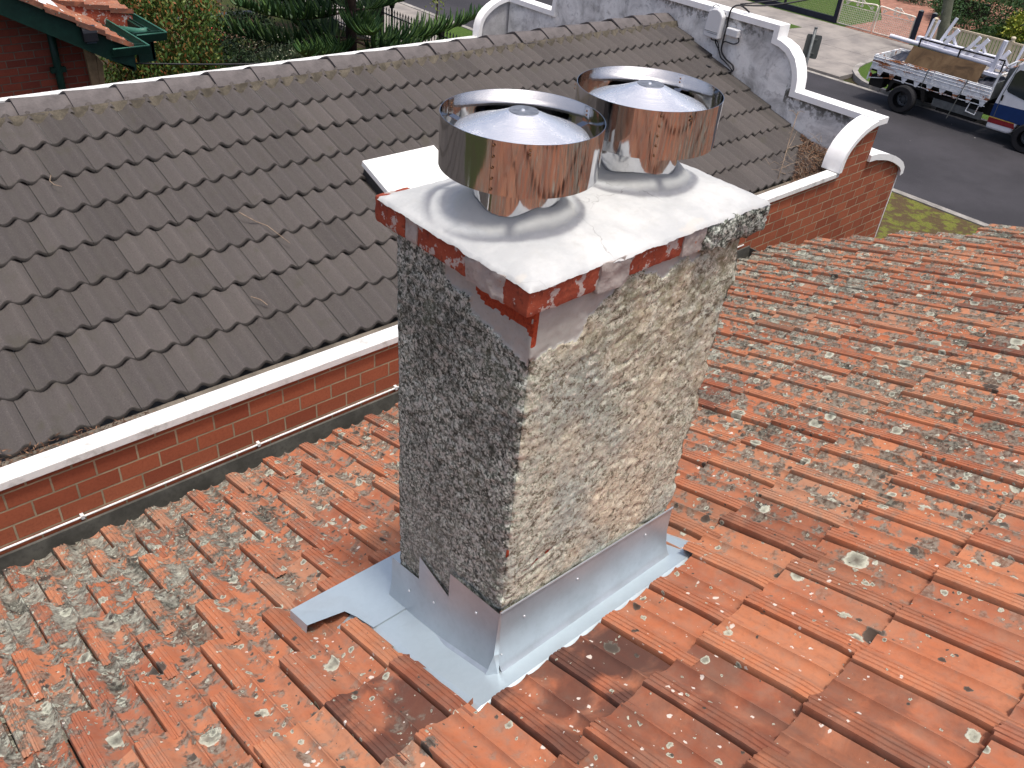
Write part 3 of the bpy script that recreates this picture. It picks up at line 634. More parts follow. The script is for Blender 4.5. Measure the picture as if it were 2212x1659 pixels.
# skylight
sk = part('skylight', MB(), M['skyl'], shop)
bpy.data.objects.remove(sk)
def dpt(x, s, h): return (x, 3.862+s*math.cos(PH)-h*math.sin(PH), 4.188+s*math.sin(PH)+h*math.cos(PH))
mb = MB(); vs = [dpt(x, s, h) for h in (.075, .118) for s in (.42, 1.16) for x in (3.20, 3.83)]
mb.add(vs, [(0,2,3,1),(4,5,7,6),(0,1,5,4),(2,6,7,3),(0,4,6,2),(1,3,7,5)]); sk = part('skylight', mb, M['skyl'], shop, bev=.004)
mb = MB(); vs = [dpt(x, s, h) for h in (-.02, .074) for s in (.44, 1.14) for x in (3.215, 3.815)]
mb.add(vs, [(0,2,3,1),(4,5,7,6),(0,1,5,4),(2,6,7,3),(0,4,6,2),(1,3,7,5)]); part('kerb_frame', mb, M['darkgrey'], sk)
# ================================================================== chimney
chim = thing('chimney', 'tall roughcast chimney, one side blackened, with red brick cap under a white cement top', 'chimney', (1.68,1.48,4.5))
X0, X1t, X1b, Y0, Y1t, Y1b, ZT = 1.262, 2.118, 2.075, 1.21, 1.765, 1.735, 5.978
def body():
    q = MB(); zb = 4.25; nzv = 235; step_ = .0062; P = []; A = []
    def ring(t):
        x1 = X1b+(X1t-X1b)*t; y1 = Y1b+(Y1t-Y1b)*t
        return x1, y1
    nx = 138; ny = 90; loop = []
    for i in range(nx): loop.append(('f', i/nx))            # -Y face, left to right
    for i in range(ny): loop.append(('r', i/ny))
    for i in range(nx//3): loop.append(('b', i/(nx//3)))
    for i in range(ny): loop.append(('l', i/ny))            # -X face, back to front
    n = len(loop)
    for j in range(nzv):
        t = j/(nzv-1); z = zb + (ZT-zb)*t; x1, y1 = ring((z-4.6)/1.4)
        for k, (fc, u) in enumerate(loop):
            if fc == 'f': x, y, nx_, ny_ = X0+(x1-X0)*u, Y0, 0, -1
            elif fc == 'r': x, y, nx_, ny_ = x1, Y0+(y1-Y0)*u, 1, 0
            elif fc == 'b': x, y, nx_, ny_ = x1-(x1-X0)*u, y1, 0, 1
            else: x, y, nx_, ny_ = X0, y1-(y1-Y0)*u, -1, 0
            e = .035
            def rc(dc, vx, vy):                              # soft corners
                return max(0, 1-dc/e)
            cpatch = 0; red = 0; wz = fb(x*1.0, y, z, 14, 3)*.03
            if fc == 'f':
                d = x-X0
                low = 5.835 + .14*max(0, min(1, (d-.16)/.16)) if d < .34 else (5.975 - .05*max(0, 1-abs(d-.48)/.10) - .045*max(0, 1-abs(d-.60)/.05))
                if z > low+wz: cpatch = 1
                if .10 < d < .22 and abs(z-(5.71-.05+.45*(d-.0)))< .0: cpatch = 1
                if d < .018 and z > 5.86: red = 1
            if fc == 'l':
                d = y-Y0
                low = 5.80 + .34*d if d < .34 else 9
                if z > low+wz: cpatch = 1
                if .0 <= d < .23 and z > 5.885+.16*d+wz*.6: red = 1 if nz(y, z, 0, 24) > -.35 else 0
                if red and z > 5.955+.03*nz(y, 1, 1, 30) and .06 < d < .2: red = 0
            if fc == 'f' and (abs(x-1.40) < .075 and abs(z-(5.03+.22*(x-1.4))) < .004+.016*nz(x, z, 2, 26)): red = .6
            if fc in 'fl' and (abs(x-X0)+abs(y-Y0)) < .010 and nz(0, 0, z, 11) > .42: red = .55
            
            amp = .0018 if (cpatch or red) else .0038
            h = fb(x, y, z, 42, 3)*amp + fb(x, y, z, 70, 2)*amp*.5 + fb(x, y, z, 9, 2)*.004*(0 if cpatch else 1) + (.004 if not (cpatch or red) else (-.002 if red else 0))
            if not cpatch and fc == 'f': # a few horizontal cracks
                h -= .012*max(0, 1-abs(fb(x*.35, 0, z*1.4, 6, 2))*26)*max(0, nz(x, y, z, 3)+.15)
            cx = abs(x-X0) if fc in 'f' else (abs(y-Y0) if fc == 'l' else 9)
            if cx < e:
                b = (1-cx/e)**2; h -= .012*b*(1+1.2*fb(0, 0, z, 16, 3))*(0 if (cpatch or red) else 1)
                vx, vy = nx_, ny_
                if fc == 'f': vx -= b*1.0
                else: vy -= b*1.0
                nx_, ny_ = vx, vy
            cr = (abs(x-x1) if fc == 'f' else (abs(y-Y0) if fc == 'r' else 9))
            if cr < e: h -= .016*(1-cr/e)**2*(1+2.2*fb(0, 3, z, 8, 4))
            P.append((x+nx_*h, y+ny_*h, z)); A.append((cpatch, red, 0))
    q.v = P; q.at = {'patch': A}
    kinds = [fc for fc, u in loop]
    for j in range(nzv-1):
        for i in range(n):
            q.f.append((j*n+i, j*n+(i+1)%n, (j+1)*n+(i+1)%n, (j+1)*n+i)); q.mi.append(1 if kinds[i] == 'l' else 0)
    return q
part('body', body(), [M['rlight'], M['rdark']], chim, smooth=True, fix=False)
def lump(x0, x1, y0, y1, z0, z1, amp=.0022, fr=45, seed=0, res=.009, rnd=.006):
    q = MB()
    def disp(x, y, z):
        cx, cy, cz = (x0+x1)/2, (y0+y1)/2, (z0+z1)/2; ax, ay, az = (x1-x0)/2, (y1-y0)/2, (z1-z0)/2
        ex = max(0, abs(x-cx)-(ax-rnd)); ey = max(0, abs(y-cy)-(ay-rnd)); ez = max(0, abs(z-cz)-(az-rnd)); L = math.sqrt(ex*ex+ey*ey+ez*ez)
        k = 1 if L <= rnd else rnd/L
        sx = math.copysign(1, x-cx); sy = math.copysign(1, y-cy); sz = math.copysign(1, z-cz)
        x -= sx*ex*(1-k); y -= sy*ey*(1-k); z -= sz*ez*(1-k); 
        return (x+amp*fb(x+seed, y, z, fr, 3), y+amp*fb(x, y+seed+5, z, fr, 3), z+amp*.8*fb(x, y, z+seed+9, fr, 3))
    def face(o, u, v):
        o = Vector(o); u = Vector(u); v = Vector(v); nu = max(2, int(u.length/res)); nv = max(2, int(v.length/res))
        q.grid(nu, nv, lambda i, j: disp(*(o+u*(i/(nu-1))+v*(j/(nv-1)))))
    dx, dy, dz = x1-x0, y1-y0, z1-z0
    face((x0,y0,z0), (dx,0,0), (0,0,dz)); face((x0,y1,z0), (0,-dy,0), (0,0,dz)); face((x1,y0,z0), (0,dy,0), (0,0,dz)); face((x1,y1,z0), (-dx,0,0), (0,0,dz))
    face((x0,y1,z0), (dx,0,0), (0,-dy,0)); face((x0,y0,z1), (dx,0,0), (0,dy,0)); return q
CZ0, CZ1 = 5.975, 6.050
def cbrick(*a, **k): return part('cap_brick', lump(*a, **k), M['cbrick'], chim, smooth=True, fix=False)
cbrick(1.214, 1.452, 1.190, 1.300, CZ0, CZ1, seed=1)
cbrick(1.565, 1.785, 1.194, 1.300, CZ0+.003, CZ1, seed=2, amp=.003)
cbrick(1.218, 1.330, 1.418, 1.622, CZ0, CZ1, seed=3)
cbrick(1.214, 1.330, 1.672, 1.815, CZ0-.004, CZ1, seed=4, rnd=.014)
def cm_(*a, **k): return part('cap_mortar', lump(*a, **k), M['cmort'], chim, smooth=True, fix=False)
cm_(1.450, 1.568, 1.186, 1.300, CZ0-.012, CZ1, amp=.006, fr=30, seed=5)
cm_(1.783, 1.880, 1.190, 1.300, CZ0-.004, CZ1, amp=.006, fr=30, seed=6)
cm_(1.211, 1.300, 1.270, 1.420, CZ0-.003, CZ1, amp=.006, fr=30, seed=7)
cm_(1.216, 1.300, 1.618, 1.674, CZ0+.002, CZ1, amp=.005, fr=30, seed=8)
qq = lump(1.872, 2.172, 1.182, 1.30, CZ0-.022, CZ1, amp=.012, fr=38, seed=9, rnd=.02); qq.at = {'patch': [(0,0,0)]*len(qq.v)}
part('roughcast_lump', qq, M['rdark'], chim, smooth=True, fix=False)
qq = lump(1.30, 2.150, 1.255, 1.80, CZ0, CZ1-.002, amp=.004, seed=10, res=.02); qq.at = {'patch': [(.8,0,0)]*len(qq.v)}
part('cap_core', qq, M['rlight'], chim, smooth=True, fix=False)
# white cement weathering: domed, rising in collars round the flues
FL = ((1.422,1.478), (1.893,1.482))
def capz(x, y):
    ex = min(x-1.213, 2.163-x); ey = min(y-1.187, 1.787-y); e = max(0, min(ex, ey))
    z = 6.052 + .030*(1-math.exp(-e/.07)) + .010*min(1, e/.2)
    c = 0
    for k, (fx, fy) in enumerate(FL):
        r = math.hypot(x-fx, y-fy); a = math.atan2(y-fy, x-fx)
        rr = .118
        hgt = .038 + .010*math.sin(a*3+k*2) + .012*nz(math.cos(a), math.sin(a), k*3, 1.6)
        z += hgt*math.exp(-(max(0, r-rr)/.034)**1.5)*(1 if r > .095 else 1)
        c = max(c, math.exp(-max(0, r-rr-.022)**2/.0006))
    z += .004*fb(x, y, 0, 7, 4) + .0015*fb(x, y, 2, 30, 3)
    return z, c
def captop():
    q = MB(); A = []; nx, ny = 190, 120
    def fn(i, j):
        x = 1.209 + .958*i/(nx-1); y = 1.183 + .608*j/(ny-1)
        ed = (i in (0, nx-1)) or (j in (0, ny-1))
        z, c = capz(x, y); A.append((c*.85, 0, 0))
        w = max(0, 1 - min(i, nx-1-i, j*1.0, ny-1-j)/3.0)
        ox = fb(x, y, 1, 30, 4)*.0025*w; oy = fb(y, x, 4, 30, 4)*.0025*w
        cut = .0035*w*max(0, fb(x, y, 8, 12, 4)+.2)
        if ed: z -= .007 + .004*fb(x, y, 3, 14, 4) + .002*fb(x, y, 3, 60, 2)
        dx = cut if i < nx/2 else -cut; dy = cut if j < ny/2 else -cut
        return (x+ox+(dx if min(i, nx-1-i) < 4 else 0), y+oy+(dy if min(j, ny-1-j) < 4 else 0), z)
    q.grid(nx, ny, fn); q.at = {'patch': A}; return q
part('cement_top', captop(), M['cap'], chim, smooth=True, fix=False)
# zinc flashing dressed round the foot
flash = part('flashing', MB(), M['zinc'], chim); bpy.data.objects.remove(flash)
mb = MB()
def up(y): return redz(y)
# near face (towards -Y): upright, sloping foot, apron
NX = 40
yf = Y0-.012
def frow(x, k):
    r = redz(1.2)
    prof_ = [(yf-.001, 4.900-.035*(x-1.26)/.8), (yf-.003, 4.75), (yf-.012, r+.085), (yf-.020, r+.058), (yf-.030, r+.040), (yf-.055, r+.024), (yf-.15, r-.012)]
    return prof_[k]
mb.grid(NX, 7, lambda i, j: (1.247+(2.088-1.247)*i/(NX-1), frow(1.247+.841*i/(NX-1), j)[0] + .0006*nz(i, j, 0, .3), frow(1.247+.841*i/(NX-1), j)[1] + .0004*nz(i, j, 3, .3)))
mb.tube([(1.247, yf-.003, 4.902), (2.088, yf-.003, 4.866)], .0035, 6)
fl = part('flashing', mb, M['zincu'], chim, smooth=math.radians(35), fix=False)
# side face: stepped upright sheets following the slope
mb = MB(); xs = X0-.014
steps = [(1.770, 1.602, 4.640, 4.690), (1.606, 1.436, 4.785, 4.785), (1.440, 1.193, 4.868, 4.912)]
for n_, (ya, yb, za, zb_) in enumerate(steps):
    off = n_*.002
    def pr(y, k, za=za, zb_=zb_, ya=ya, yb=yb, off=off, n_=n_):
        t = (ya-y)/(ya-yb); r = redz(y)
        if n_ == 0: zt = 4.648-.045*t if t < .8 else 4.60+.0*t
        elif n_ == 1: zt = 4.800 - .055*t
        else: zt = 4.865 + .035*t
        if n_ == 0: zt = 4.655 + .03*t
        return [(xs-off, zt), (xs-off-.002, r+.13), (xs-off-.010, r+.070), (xs-off-.022, r+.026), (xs-.045, r+.018)][k]
    mb.grid(8, 5, lambda i, j: (pr(ya+(yb-ya)*i/7, j)[0], ya+(yb-ya)*i/7, pr(ya+(yb-ya)*i/7, j)[1]))
# folded corner between the two
part('stepped_flashing', mb, M['zincu'], chim, smooth=math.radians(30), fix=False)
mb = MB(); r = redz(1.2)
mb.add([(xs-.004, 1.196, 4.912), (1.249, yf-.004, 4.902), (xs-.016, 1.19, r+.10), (1.249, yf-.014, r+.10), (xs-.050, 1.19, r+.012), (1.235, yf-.04, r+.012)], [(0,1,3,2), (2,3,5,4)]); part('corner_fold', mb, M['zincu'], chim, fix=False)
# flat aprons on the slope
mb = MB()
def sl_(x, y, h=.018): return (x, y, redz(y)+h)
def sheet(x0, x1, y0, y1, h, nx=6, ny=6):
    mb.grid(nx, ny, lambda i, j: sl_(x0+(x1-x0)*i/(nx-1), y0+(y1-y0)*j/(ny-1), h(x0+(x1-x0)*i/(nx-1), y0+(y1-y0)*j/(ny-1))))
hh_ = lambda x, y: .020 + .022*max(0, min(1, (y-1.40)/.3)) - .034*max(0, min(1, (1.10-x)/.06)) - .045*max(0, min(1, (1.092-y)/.04)) - .03*max(0, min(1, (x-2.2)/.06))
sheet(1.00, 2.28, 1.04, 1.80, hh_, 60, 40)
ov = [(.925,1.960,.078), (.925,1.835,.070), (1.066,1.812,.056), (1.080,1.76,.050), (1.09,1.66,.0425), (1.30,1.66,.0425), (1.30,1.960,.074)]
mb.add([sl_(*p) for p in ov], [(0,1,2,6), (2,3,4,5,6)])
mb.add([sl_(1.30,1.66,.0425), sl_(2.2,1.66,.03), sl_(2.2,1.955,.06), sl_(1.30,1.960,.074)], [(0,1,2,3)])
mb.add([sl_(.925,1.960,.078), sl_(.925,1.835,.070), sl_(.918,1.832,.030), sl_(.918,1.952,.030)], [(0,1,2,3)])
part('apron', mb, M['zinc'], chim, fix=False)
def rivet(p, d, r=.0055):
    q = MB(); p = Vector(p); d = Vector(d)
    q.tube([p, p+d*.002, p+d*.0045], [r, r*.9, r*.35], 8); part('rivet', q, M['rivet'], chim, smooth=True)
for x, z in ((1.356,4.808), (1.597,4.818), (1.947,4.812)): rivet((x, yf-.003, z), (0,-1,0))
for y, z in ((1.656,4.585), (1.514,4.655), (1.299,4.808)): rivet((xs-.006, y, z), (-1,0,0))
for x, z in ((1.262,4.70), (1.262,4.62)): rivet((x, yf-.012, z), (0,-1,0), .003)
# ================================================================== flue cowls
def cowl(fx, fy, ang, label, zt=6.332):
    t = thing('flue_cowl', label, 'chimney cowl', (fx, fy, 6.08), 'steel flue cowls on the chimney top')
    q = MB(); n = 128; zb = zt-.128; R_ = .2005
    def sh(i, j):
        a = 2*PI*i/n; r = R_ + .0009*math.sin(3*a+fx*9) + .0006*nz(math.cos(a)*3, math.sin(a)*3, j, 1)
        return (r*math.cos(a), r*math.sin(a), [zb, zb+.03, zb+.064, zb+.10, zt][j]-6.08)
    q.grid(n, 5, sh, wrap=True); q.grid(n, 5, lambda i, j: tuple(c*(.9935 if k < 2 else 1) for k, c in enumerate(sh(i, j))), wrap=True)
    for j in (0, 4):
        for i in range(n): a, b = j*n+i, j*n+(i+1)%n; q.f.append((a, b, b+5*n, a+5*n)); q.mi.append(0)
    o = part('shroud', q, M['steel'], t, smooth=math.radians(40), local=True, fix=True)
    # overlapping seam
    q = MB(); q.grid(4, 3, lambda i, j: ((R_+.0012)*math.cos(ang+.0025*i), (R_+.0012)*math.sin(ang+.0025*i), [zb+.001, zb+.064, zt-.001][j]-6.08)); part('seam', q, M['steel'], t, smooth=True, local=True, fix=False)
    q = MB(); pr_ = [(.0005,.054), (.036,.054), (.039,.0525), (.06,.043), (.09,.030), (.12,.018), (.15,.007), (.165,.002), (.168,-.002), (.168,-.008)]
    q.lathe([(r, z) for r, z in pr_], (0,0,zt-.044-6.08), 96)
    pol = []; 
    for r, z in pr_:
        for j in range(96): pol.append((r, math.cos(2*PI*j/96), math.sin(2*PI*j/96)))
    q.at = {'polar': pol}; part('cone_lid', q, M['spun'], t, smooth=math.radians(35), local=True, fix=False)
    q = MB(); q.lathe([(.0005,.0), (.036,.0), (.037,-.002)], (0,0,zt+.0115-6.08), 40); part('lid_disc', q, M['galvd'], t, local=True, smooth=math.radians(30))
    q = MB(); q.tube([(-.002,.001,zt+.011-6.08), (-.002,.001,zt+.014-6.08)], [.006,.004], 10); part('lid_rivet', q, M['rivet'], t, local=True)
    q = MB(); q.lathe([(.112,-.10), (.112,.10), (.1195,.104), (.1195,.150), (.116,.152), (.116,.104), (.105,.10), (.105,-.1)], (0,0,0), 72); part('flue_pipe', q, M['steel'], t, smooth=math.radians(35), local=True)
    for b in (ang+PI*.92-.35, ang+PI*.92-.35+2*PI/3, ang+PI*.92-.35+4*PI/3):
        q = MB(); c, s_ = math.cos(b), math.sin(b); tx, ty = -s_, c; w = .011
        pts = [(R_-.0015, zt-.004), (R_-.0015, zt-.044), (.172, zt-.052), (.150, zt-.043), (.150, zt-.0455), (.172, zt-.055), (R_-.0035, zt-.048), (R_-.0035, zt-.006)]
        pp = pts[:4]
        q.v = [(r*c+tx*w*k, r*s_+ty*w*k, z-6.08+.001) for k in (-1, 1) for r, z in pp]
        q.f = [(i, i+1, 4+i+1, 4+i) for i in range(3)]; q.mi = [0]*3
        o = part('bracket', q, M['steel'], t, local=True, fix=False); m_ = o.modifiers.new('thickness', 'SOLIDIFY'); m_.thickness = .0015
        q = MB()
        for dz in (.010, .020):
            for sg in (-1, 1):
                p = Vector((c*(R_+sg*.002), s_*(R_+sg*.002), zt-6.08-dz-.003)); q.tube([p, p+Vector((c,s_,0))*sg*.0022], [.0032,.002], 8)
        part('bracket_rivets', q, M['rust'], t, local=True)
    q = MB()
    for k in range(5):
        a = ang+.03; p = Vector((math.cos(a)*(R_+.002), math.sin(a)*(R_+.002), zt-6.08-.012-.026*k)); q.tube([p, p+Vector((math.cos(a),math.sin(a),0))*.002], [.0032,.002], 8)
    part('seam_rivets', q, M['rust'], t, local=True)
    return t
M['galvd'] = plain('dull_disc', (.30,.31,.33), .45, .8, .25, 60)
cowl(FL[0][0], FL[0][1], math.radians(207), 'nearer polished steel cowl, open drum round a cone lid, on the white chimney top')
cowl(FL[1][0], FL[1][1], math.radians(228), 'farther polished steel cowl, partly hidden behind the nearer cowl on the chimney top')
# ================================================================== on the street parapet
t = thing('meter_box', 'rounded white plastic service box on the stained parapet wall above the grey roof', 'service box', (7.9,5.44,4.94))
def rbox(q, x0, x1, poly): q.prism(poly, 'x', x0, x1); return q
mb = MB(); pol = [(5.355,4.94), (5.35,5.16), (5.385,5.205), (5.43,5.222), (5.49,5.212), (5.53,5.19), (5.55,4.955), (5.52,4.94)]; rbox(mb, 7.80, 7.868, pol); part('cover', mb, M['box'], t, bev=.012)
mb = MB(); mb.box(7.868, 7.9, 5.365, 5.54, 4.95, 5.19); part('back_plate', mb, M['box'], t)
mb = MB(); mb.box(7.797, 7.801, 5.37, 5.535, 5.0, 5.004); mb.box(7.797, 7.801, 5.37, 5.50, 4.985, 4.988); part('seam_line', mb, M['galv'], t)
t = thing('junction_box', 'small flat white junction box beside the rounded service box on the parapet', 'junction box', (7.9,5.22,5.0))
mb = MB(); mb.box(7.835, 7.90, 5.15, 5.295, 5.0, 5.075); part('case', mb, M['box'], t, bev=.006)
mb = MB(); mb.box(7.828, 7.8345, 5.154, 5.291, 5.004, 5.071); part('lid', mb, M['box'], t, bev=.004)
t = thing('service_cable', 'black cables looping from the parapet top past the white boxes down onto the roof', 'cable', (7.88,5.3,4.7))
def bez(pts, k=8):
    pts = [Vector(p) for p in pts]; out = []
    for i in range(len(pts)-1):
        p0 = pts[max(i-1, 0)]; p1 = pts[i]; p2 = pts[i+1]; p3 = pts[min(i+2, len(pts)-1)]
        for s_ in range(k):
            u = s_/k; out.append(.5*((2*p1)+(-p0+p2)*u+(2*p0-5*p1+4*p2-p3)*u*u+(-p0+3*p1-3*p2+p3)*u**3))
    return out+[pts[-1]]
for pts, r in (([(7.97,5.16,5.235), (7.90,5.24,5.29), (7.85,5.30,5.24), (7.87,5.32,5.07), (7.87,5.33,4.92), (7.87,5.32,4.83), (7.87,5.25,4.77), (7.87,5.15,4.73), (7.86,5.13,4.68), (7.82,5.19,4.66), (7.62,5.30,4.72)], .0085),
    ([(7.88,5.42,4.95), (7.87,5.42,4.90), (7.875,5.36,4.83), (7.875,5.32,4.77), (7.87,5.26,4.745), (7.86,5.16,4.70), (7.86,5.15,4.67), (7.80,5.22,4.665)], .007),
    ([(7.88,5.16,5.0), (7.87,5.145,4.96), (7.87,5.20,4.93), (7.87,5.30,4.93), (7.87,5.335,4.90)], .006), ([(7.88,5.50,4.95), (7.87,5.47,4.91), (7.87,5.40,4.91), (7.87,5.36,4.85)], .005)):
    mb = MB(); mb.tube(bez(pts), r, 8); part('strand', mb, M['cable'], t, smooth=True)
mb = MB(); mb.tube(bez([(7.90,5.24,5.29), (8.3,4.9,5.36), (9.5,4.2,5.7), (13,2.6,6.5)]), .008, 6); mb.tube(bez([(7.90,5.24,5.30), (8.5,4.9,5.42), (9.5,4.4,5.8), (13,3.2,6.9)]), .007, 6); mb.tube([(7.9,5.47,5.23),(7.86,5.50,5.245),(7.86,5.53,5.225),(7.9,5.54,5.205)], .004, 6)
part('overhead_lead', mb, M['cable'], t, smooth=True)
# ================================================================== debris on the grey roof
dl = MB(); 
def leaf(q, p, s, flat=.35):
    a = random.uniform(0, 2*PI); d = Vector((math.cos(a), math.sin(a), random.uniform(-flat, flat))).normalized(); w = d.cross(Vector((random.uniform(-.4,.4), random.uniform(-.4,.4), 1))).normalized()
    p = Vector(p); l = s*random.uniform(.7, 1.4); b = s*random.uniform(.12, .28); up_ = Vector((0,0,s*.12*random.uniform(-1,1)))
    q.add([p-d*l/2, p-w*b/2+up_, p+d*l/2, p+w*b/2+up_], [(0,1,2,3)])
for i in range(5200):
    u = random.random()**1.0; x = 7.86 - random.random()**1.7*1.35 if i > 1500 else random.uniform(6.5, 7.86)
    dmax = .45*max(0, 1-((7.9-x)/.85)) + .10; yy = 3.60 + random.random()**1.3*dmax*1.1
    base = max(4.142, darkz(yy)+.022); hh = .17*max(0, 1-((7.9-x)/.9))*max(0, 1-(yy-3.58)/.50)
    leaf(dl, (x, yy, base + hh*(.55+.45*random.random())), .032, .6)
for i in range(1500):
    x = random.uniform(-.7, 1.12); k = max(0, (1.15-x)/1.8); yy = 3.595 + random.random()*(.12+.12*k); leaf(dl, (x, yy, max(4.142, darkz(yy)+.01)+random.random()*(.02+.10*k)), .032, .4)
stuff('leaf_litter', dl, M['deadl'], 'brown fallen leaves heaped in the corners of the grey roof gutter', 'leaf litter')
mb = MB()
for k in range(60):
    x = random.uniform(7.0, 7.84); y = random.uniform(3.62, 3.95); z = max(4.12, darkz(y)) + .10*max(0, 1-(7.9-x)/.8) + .03; a = random.uniform(0, PI); l = random.uniform(.05, .16)
    mb.tube([(x,y,z), (x+l*math.cos(a)*.5,y+l*math.sin(a)*.5,z+random.uniform(.0,.05)), (x+l*math.cos(a),y+l*math.sin(a),z+random.uniform(-.01,.06))], [.0022,.0018,.001], 4)
stuff('straw', mb, M['twig'], 'tangled dry stalks caught among the brown leaves by the parapet', 'straw')
mb = MB(); wd = Vector((6.93,3.79,4.17))
mb.tube(bez([wd, wd+Vector((.05,.02,.16)), wd+Vector((.16,.08,.30)), wd+Vector((.20,.10,.42)), wd+Vector((.28,.14,.55))]), [.004]*33, 5)
for a, b, c in (((.10,.05,.22), (.26,.10,.30), (.40,.16,.34)), ((.12,.06,.26), (.30,.02,.28), (.50,-.02,.36)), ((.04,.02,.10), (.14,-.02,.14), (.26,-.03,.14)), ((.26,.13,.52), (.22,.16,.56), (.18,.18,.56)), ((.26,.13,.52), (.32,.14,.55), (.34,.10,.54))):
    mb.tube([wd+Vector(a), wd+Vector(b), wd+Vector(c)], [.0028,.0022,.0012], 4)
for k in range(30):
    p = wd+Vector((.26,.13,.50))*random.uniform(.5,1.05); leaf(mb, p+Vector((random.gauss(0,.015), random.gauss(0,.015), random.gauss(0,.012))), .02, 1)
single('dry_weed', mb, M['twig'], 'dry leggy weed standing in the leaf litter by the parapet corner', 'weed')
def dk(x, s, h=.03): return Vector((x, 3.862+s*math.cos(PH), 4.188+s*math.sin(PH)+h))
for pts, lab in (([(2.20,1.00,.055), (2.26,.90,.05), (2.31,.84,.05), (2.37,.66,.045)], 'thin crooked pale twig lying across the grey tiles left of the chimney'), ([(1.31,1.63,.06), (1.29,1.60,.05), (1.30,1.56,.05), (1.335,1.54,.045)], 'short curved dry stem near the ridge of the grey roof'), ([(1.93,.34,.05), (1.97,.30,.05), (1.99,.25,.045)], 'small brown twig low on the grey roof beside the chimney')):
    mb = MB(); mb.tube([dk(*p) for p in pts], [.0035,.0032,.0028,.0018][:len(pts)], 6); single('twig', mb, M['twig'], lab, 'twig', 'twigs on the grey roof')
# loose crumbs of lichen and mortar on the near roof
cr = MB()
def crumb(q, p, s):
    vs = [Vector((random.uniform(-1,1), random.uniform(-1,1), random.uniform(-.25,.5))) for _ in range(5)]
    q.add([Vector(p)+v*s*.5 for v in vs], [(0,1,2),(0,2,3),(0,3,4),(0,4,1),(1,2,4),(2,3,4)])
def surf(x, y):
    i = 1
    while i < len(ROWS)-1 and ROWS[i][0] < y: i += 1
    b_, xr, pr = ROWS[i]; u_ = ROWS[i-1][0]; k = ((x-xr)/pr) % 1.0
    h = np.interp(k, [u for u, _ in prof], [h_ for _, h_ in prof]); t = (y-u_)/(b_-u_)
    return redz(y) + h*.80 + .026*t - .003
for i in range(9000):
    x = random.uniform(-1.3, 1.25) if random.random() < .8 else random.uniform(1.2, 6); y = random.uniform(.35, 3.3)
    if random.random() > density(x, y)[1]+.12 or nz(x, y, 0, 5) < -.15: continue
    if 1.05 < x < 2.2 and 1.0 < y < 2.0: continue
    if .85 < x < 1.3 and 1.5 < y < 2: continue
    crumb(cr, (x, y, surf(x, y)+.002), random.uniform(.004, .014) if random.random() < .93 else random.uniform(.012, .022))
stuff('lichen_crumbs', cr, M['crumb'], 'grey green lichen flakes and mortar crumbs strewn over the near terracotta roof', 'lichen crumbs')
# ================================================================== the truck across the road
tr = thing('flatbed_truck', 'white tray truck with rusty drop sides and a blue, yellow and red striped cab', 'truck', (25.7,9,0))
TX0, TX1 = 24.98, 26.55
mb = MB(); mb.box(25.02, 26.5, 8.36, 11.72, .86, .95, 0); mb.box(25.25, 25.40, 5.4, 11.6, .55, .84, 0); mb.box(26.1, 26.25, 5.4, 11.6, .55, .84, 0)
for y in (8.6, 9.4, 10.2, 11.0, 11.5): mb.box(25.05, 26.5, y, y+.07, .78, .86)
mb.box(25.1, 25.3, 8.5, 9.6, .32, .72); mb.box(25.5, 26.1, 9.2, 11.2, .42, .62); mb.tube([(25.1,10.55,.36), (26.45,10.55,.36)], .09, 10)
part('chassis', mb, M['under'], tr)
def side(x, name):
    q = MB(); zs = [.99, 1.02, 1.03, 1.075, 1.095, 1.11, 1.155, 1.175, 1.19, 1.235, 1.255, 1.27, 1.30]; dx = [0,0,.0,.0,.012,.0,0,.012,0,0,.012,0,0]
    for o in (0, .035):
        pass
    poly = [(x-(0 if i % 3 != 1 else 0)-dx[i], z) for i, z in enumerate(zs)]; poly += [(x+.03, 1.30), (x+.03, .99)]
    q.v = [(a, y, b) for y in (8.34, 11.75) for a, b in poly]; n = len(poly)
    q.f = [tuple(range(n)), tuple(range(2*n-1, n-1, -1))] + [(i, (i+1)%n, n+(i+1)%n, n+i) for i in range(n)]; q.mi = [0]*len(q.f)
    return part(name, q, M['rustw'], tr)
s1 = side(TX0, 'drop_side'); s2 = side(TX1-.03, 'drop_side')
for y in (9.02, 9.9, 10.72, 11.38):
    mb = MB(); mb.box(TX0-.045, TX0-.028, y, y+.035, .97, 1.32); part('side_strut', mb, M['rustw'], s1)
mb = MB(); mb.box(25.0, 26.52, 11.72, 11.76, .98, 1.30); part('tailboard', mb, M['rustw'], tr)
# rail under the tray with its trapezoid brackets
mb = MB(); mb.box(TX0-.01, TX0+.03, 8.34, 11.75, .925, .985)
for k in range(9):
    y = 8.42+k*.375; mb.prism([(y-.07,.925), (y+.12,.925), (y+.06,.77), (y+.0,.77)], 'x', TX0, TX0+.02)
mb.beam((TX0+.02,8.36,.80), (TX0+.02,11.0,.80), .02, .02)
for y in (11.74,): mb.beam((TX0+.02,y,.95), (TX0+.02,y+.02,.60), .04, .04); mb.beam((26.5,y,.95), (26.5,y+.02,.60), .04, .04); mb.beam((TX0+.02,y,.66), (26.5,y,.66), .03, .03)
mb.beam((TX0+.02,11.72,.66), (TX0+.02,11.1,.80), .02, .02)
mb.beam((TX0+.02,8.75,.77), (TX0,8.78,.55), .02, .02); mb.beam((TX0+.02,8.5,.77), (TX0,8.52,.52), .02, .02); mb.beam((TX0,8.78,.56), (TX0,8.52,.53), .02, .02)
part('tray_rail', mb, M['rustw'], tr)
for a, b in ((25.05,25.4), (26.1,26.4)): mb = MB(); mb.box(a, b, 11.3, 11.7, .45, .75); part('mud_flap', mb, M['under'], tr)
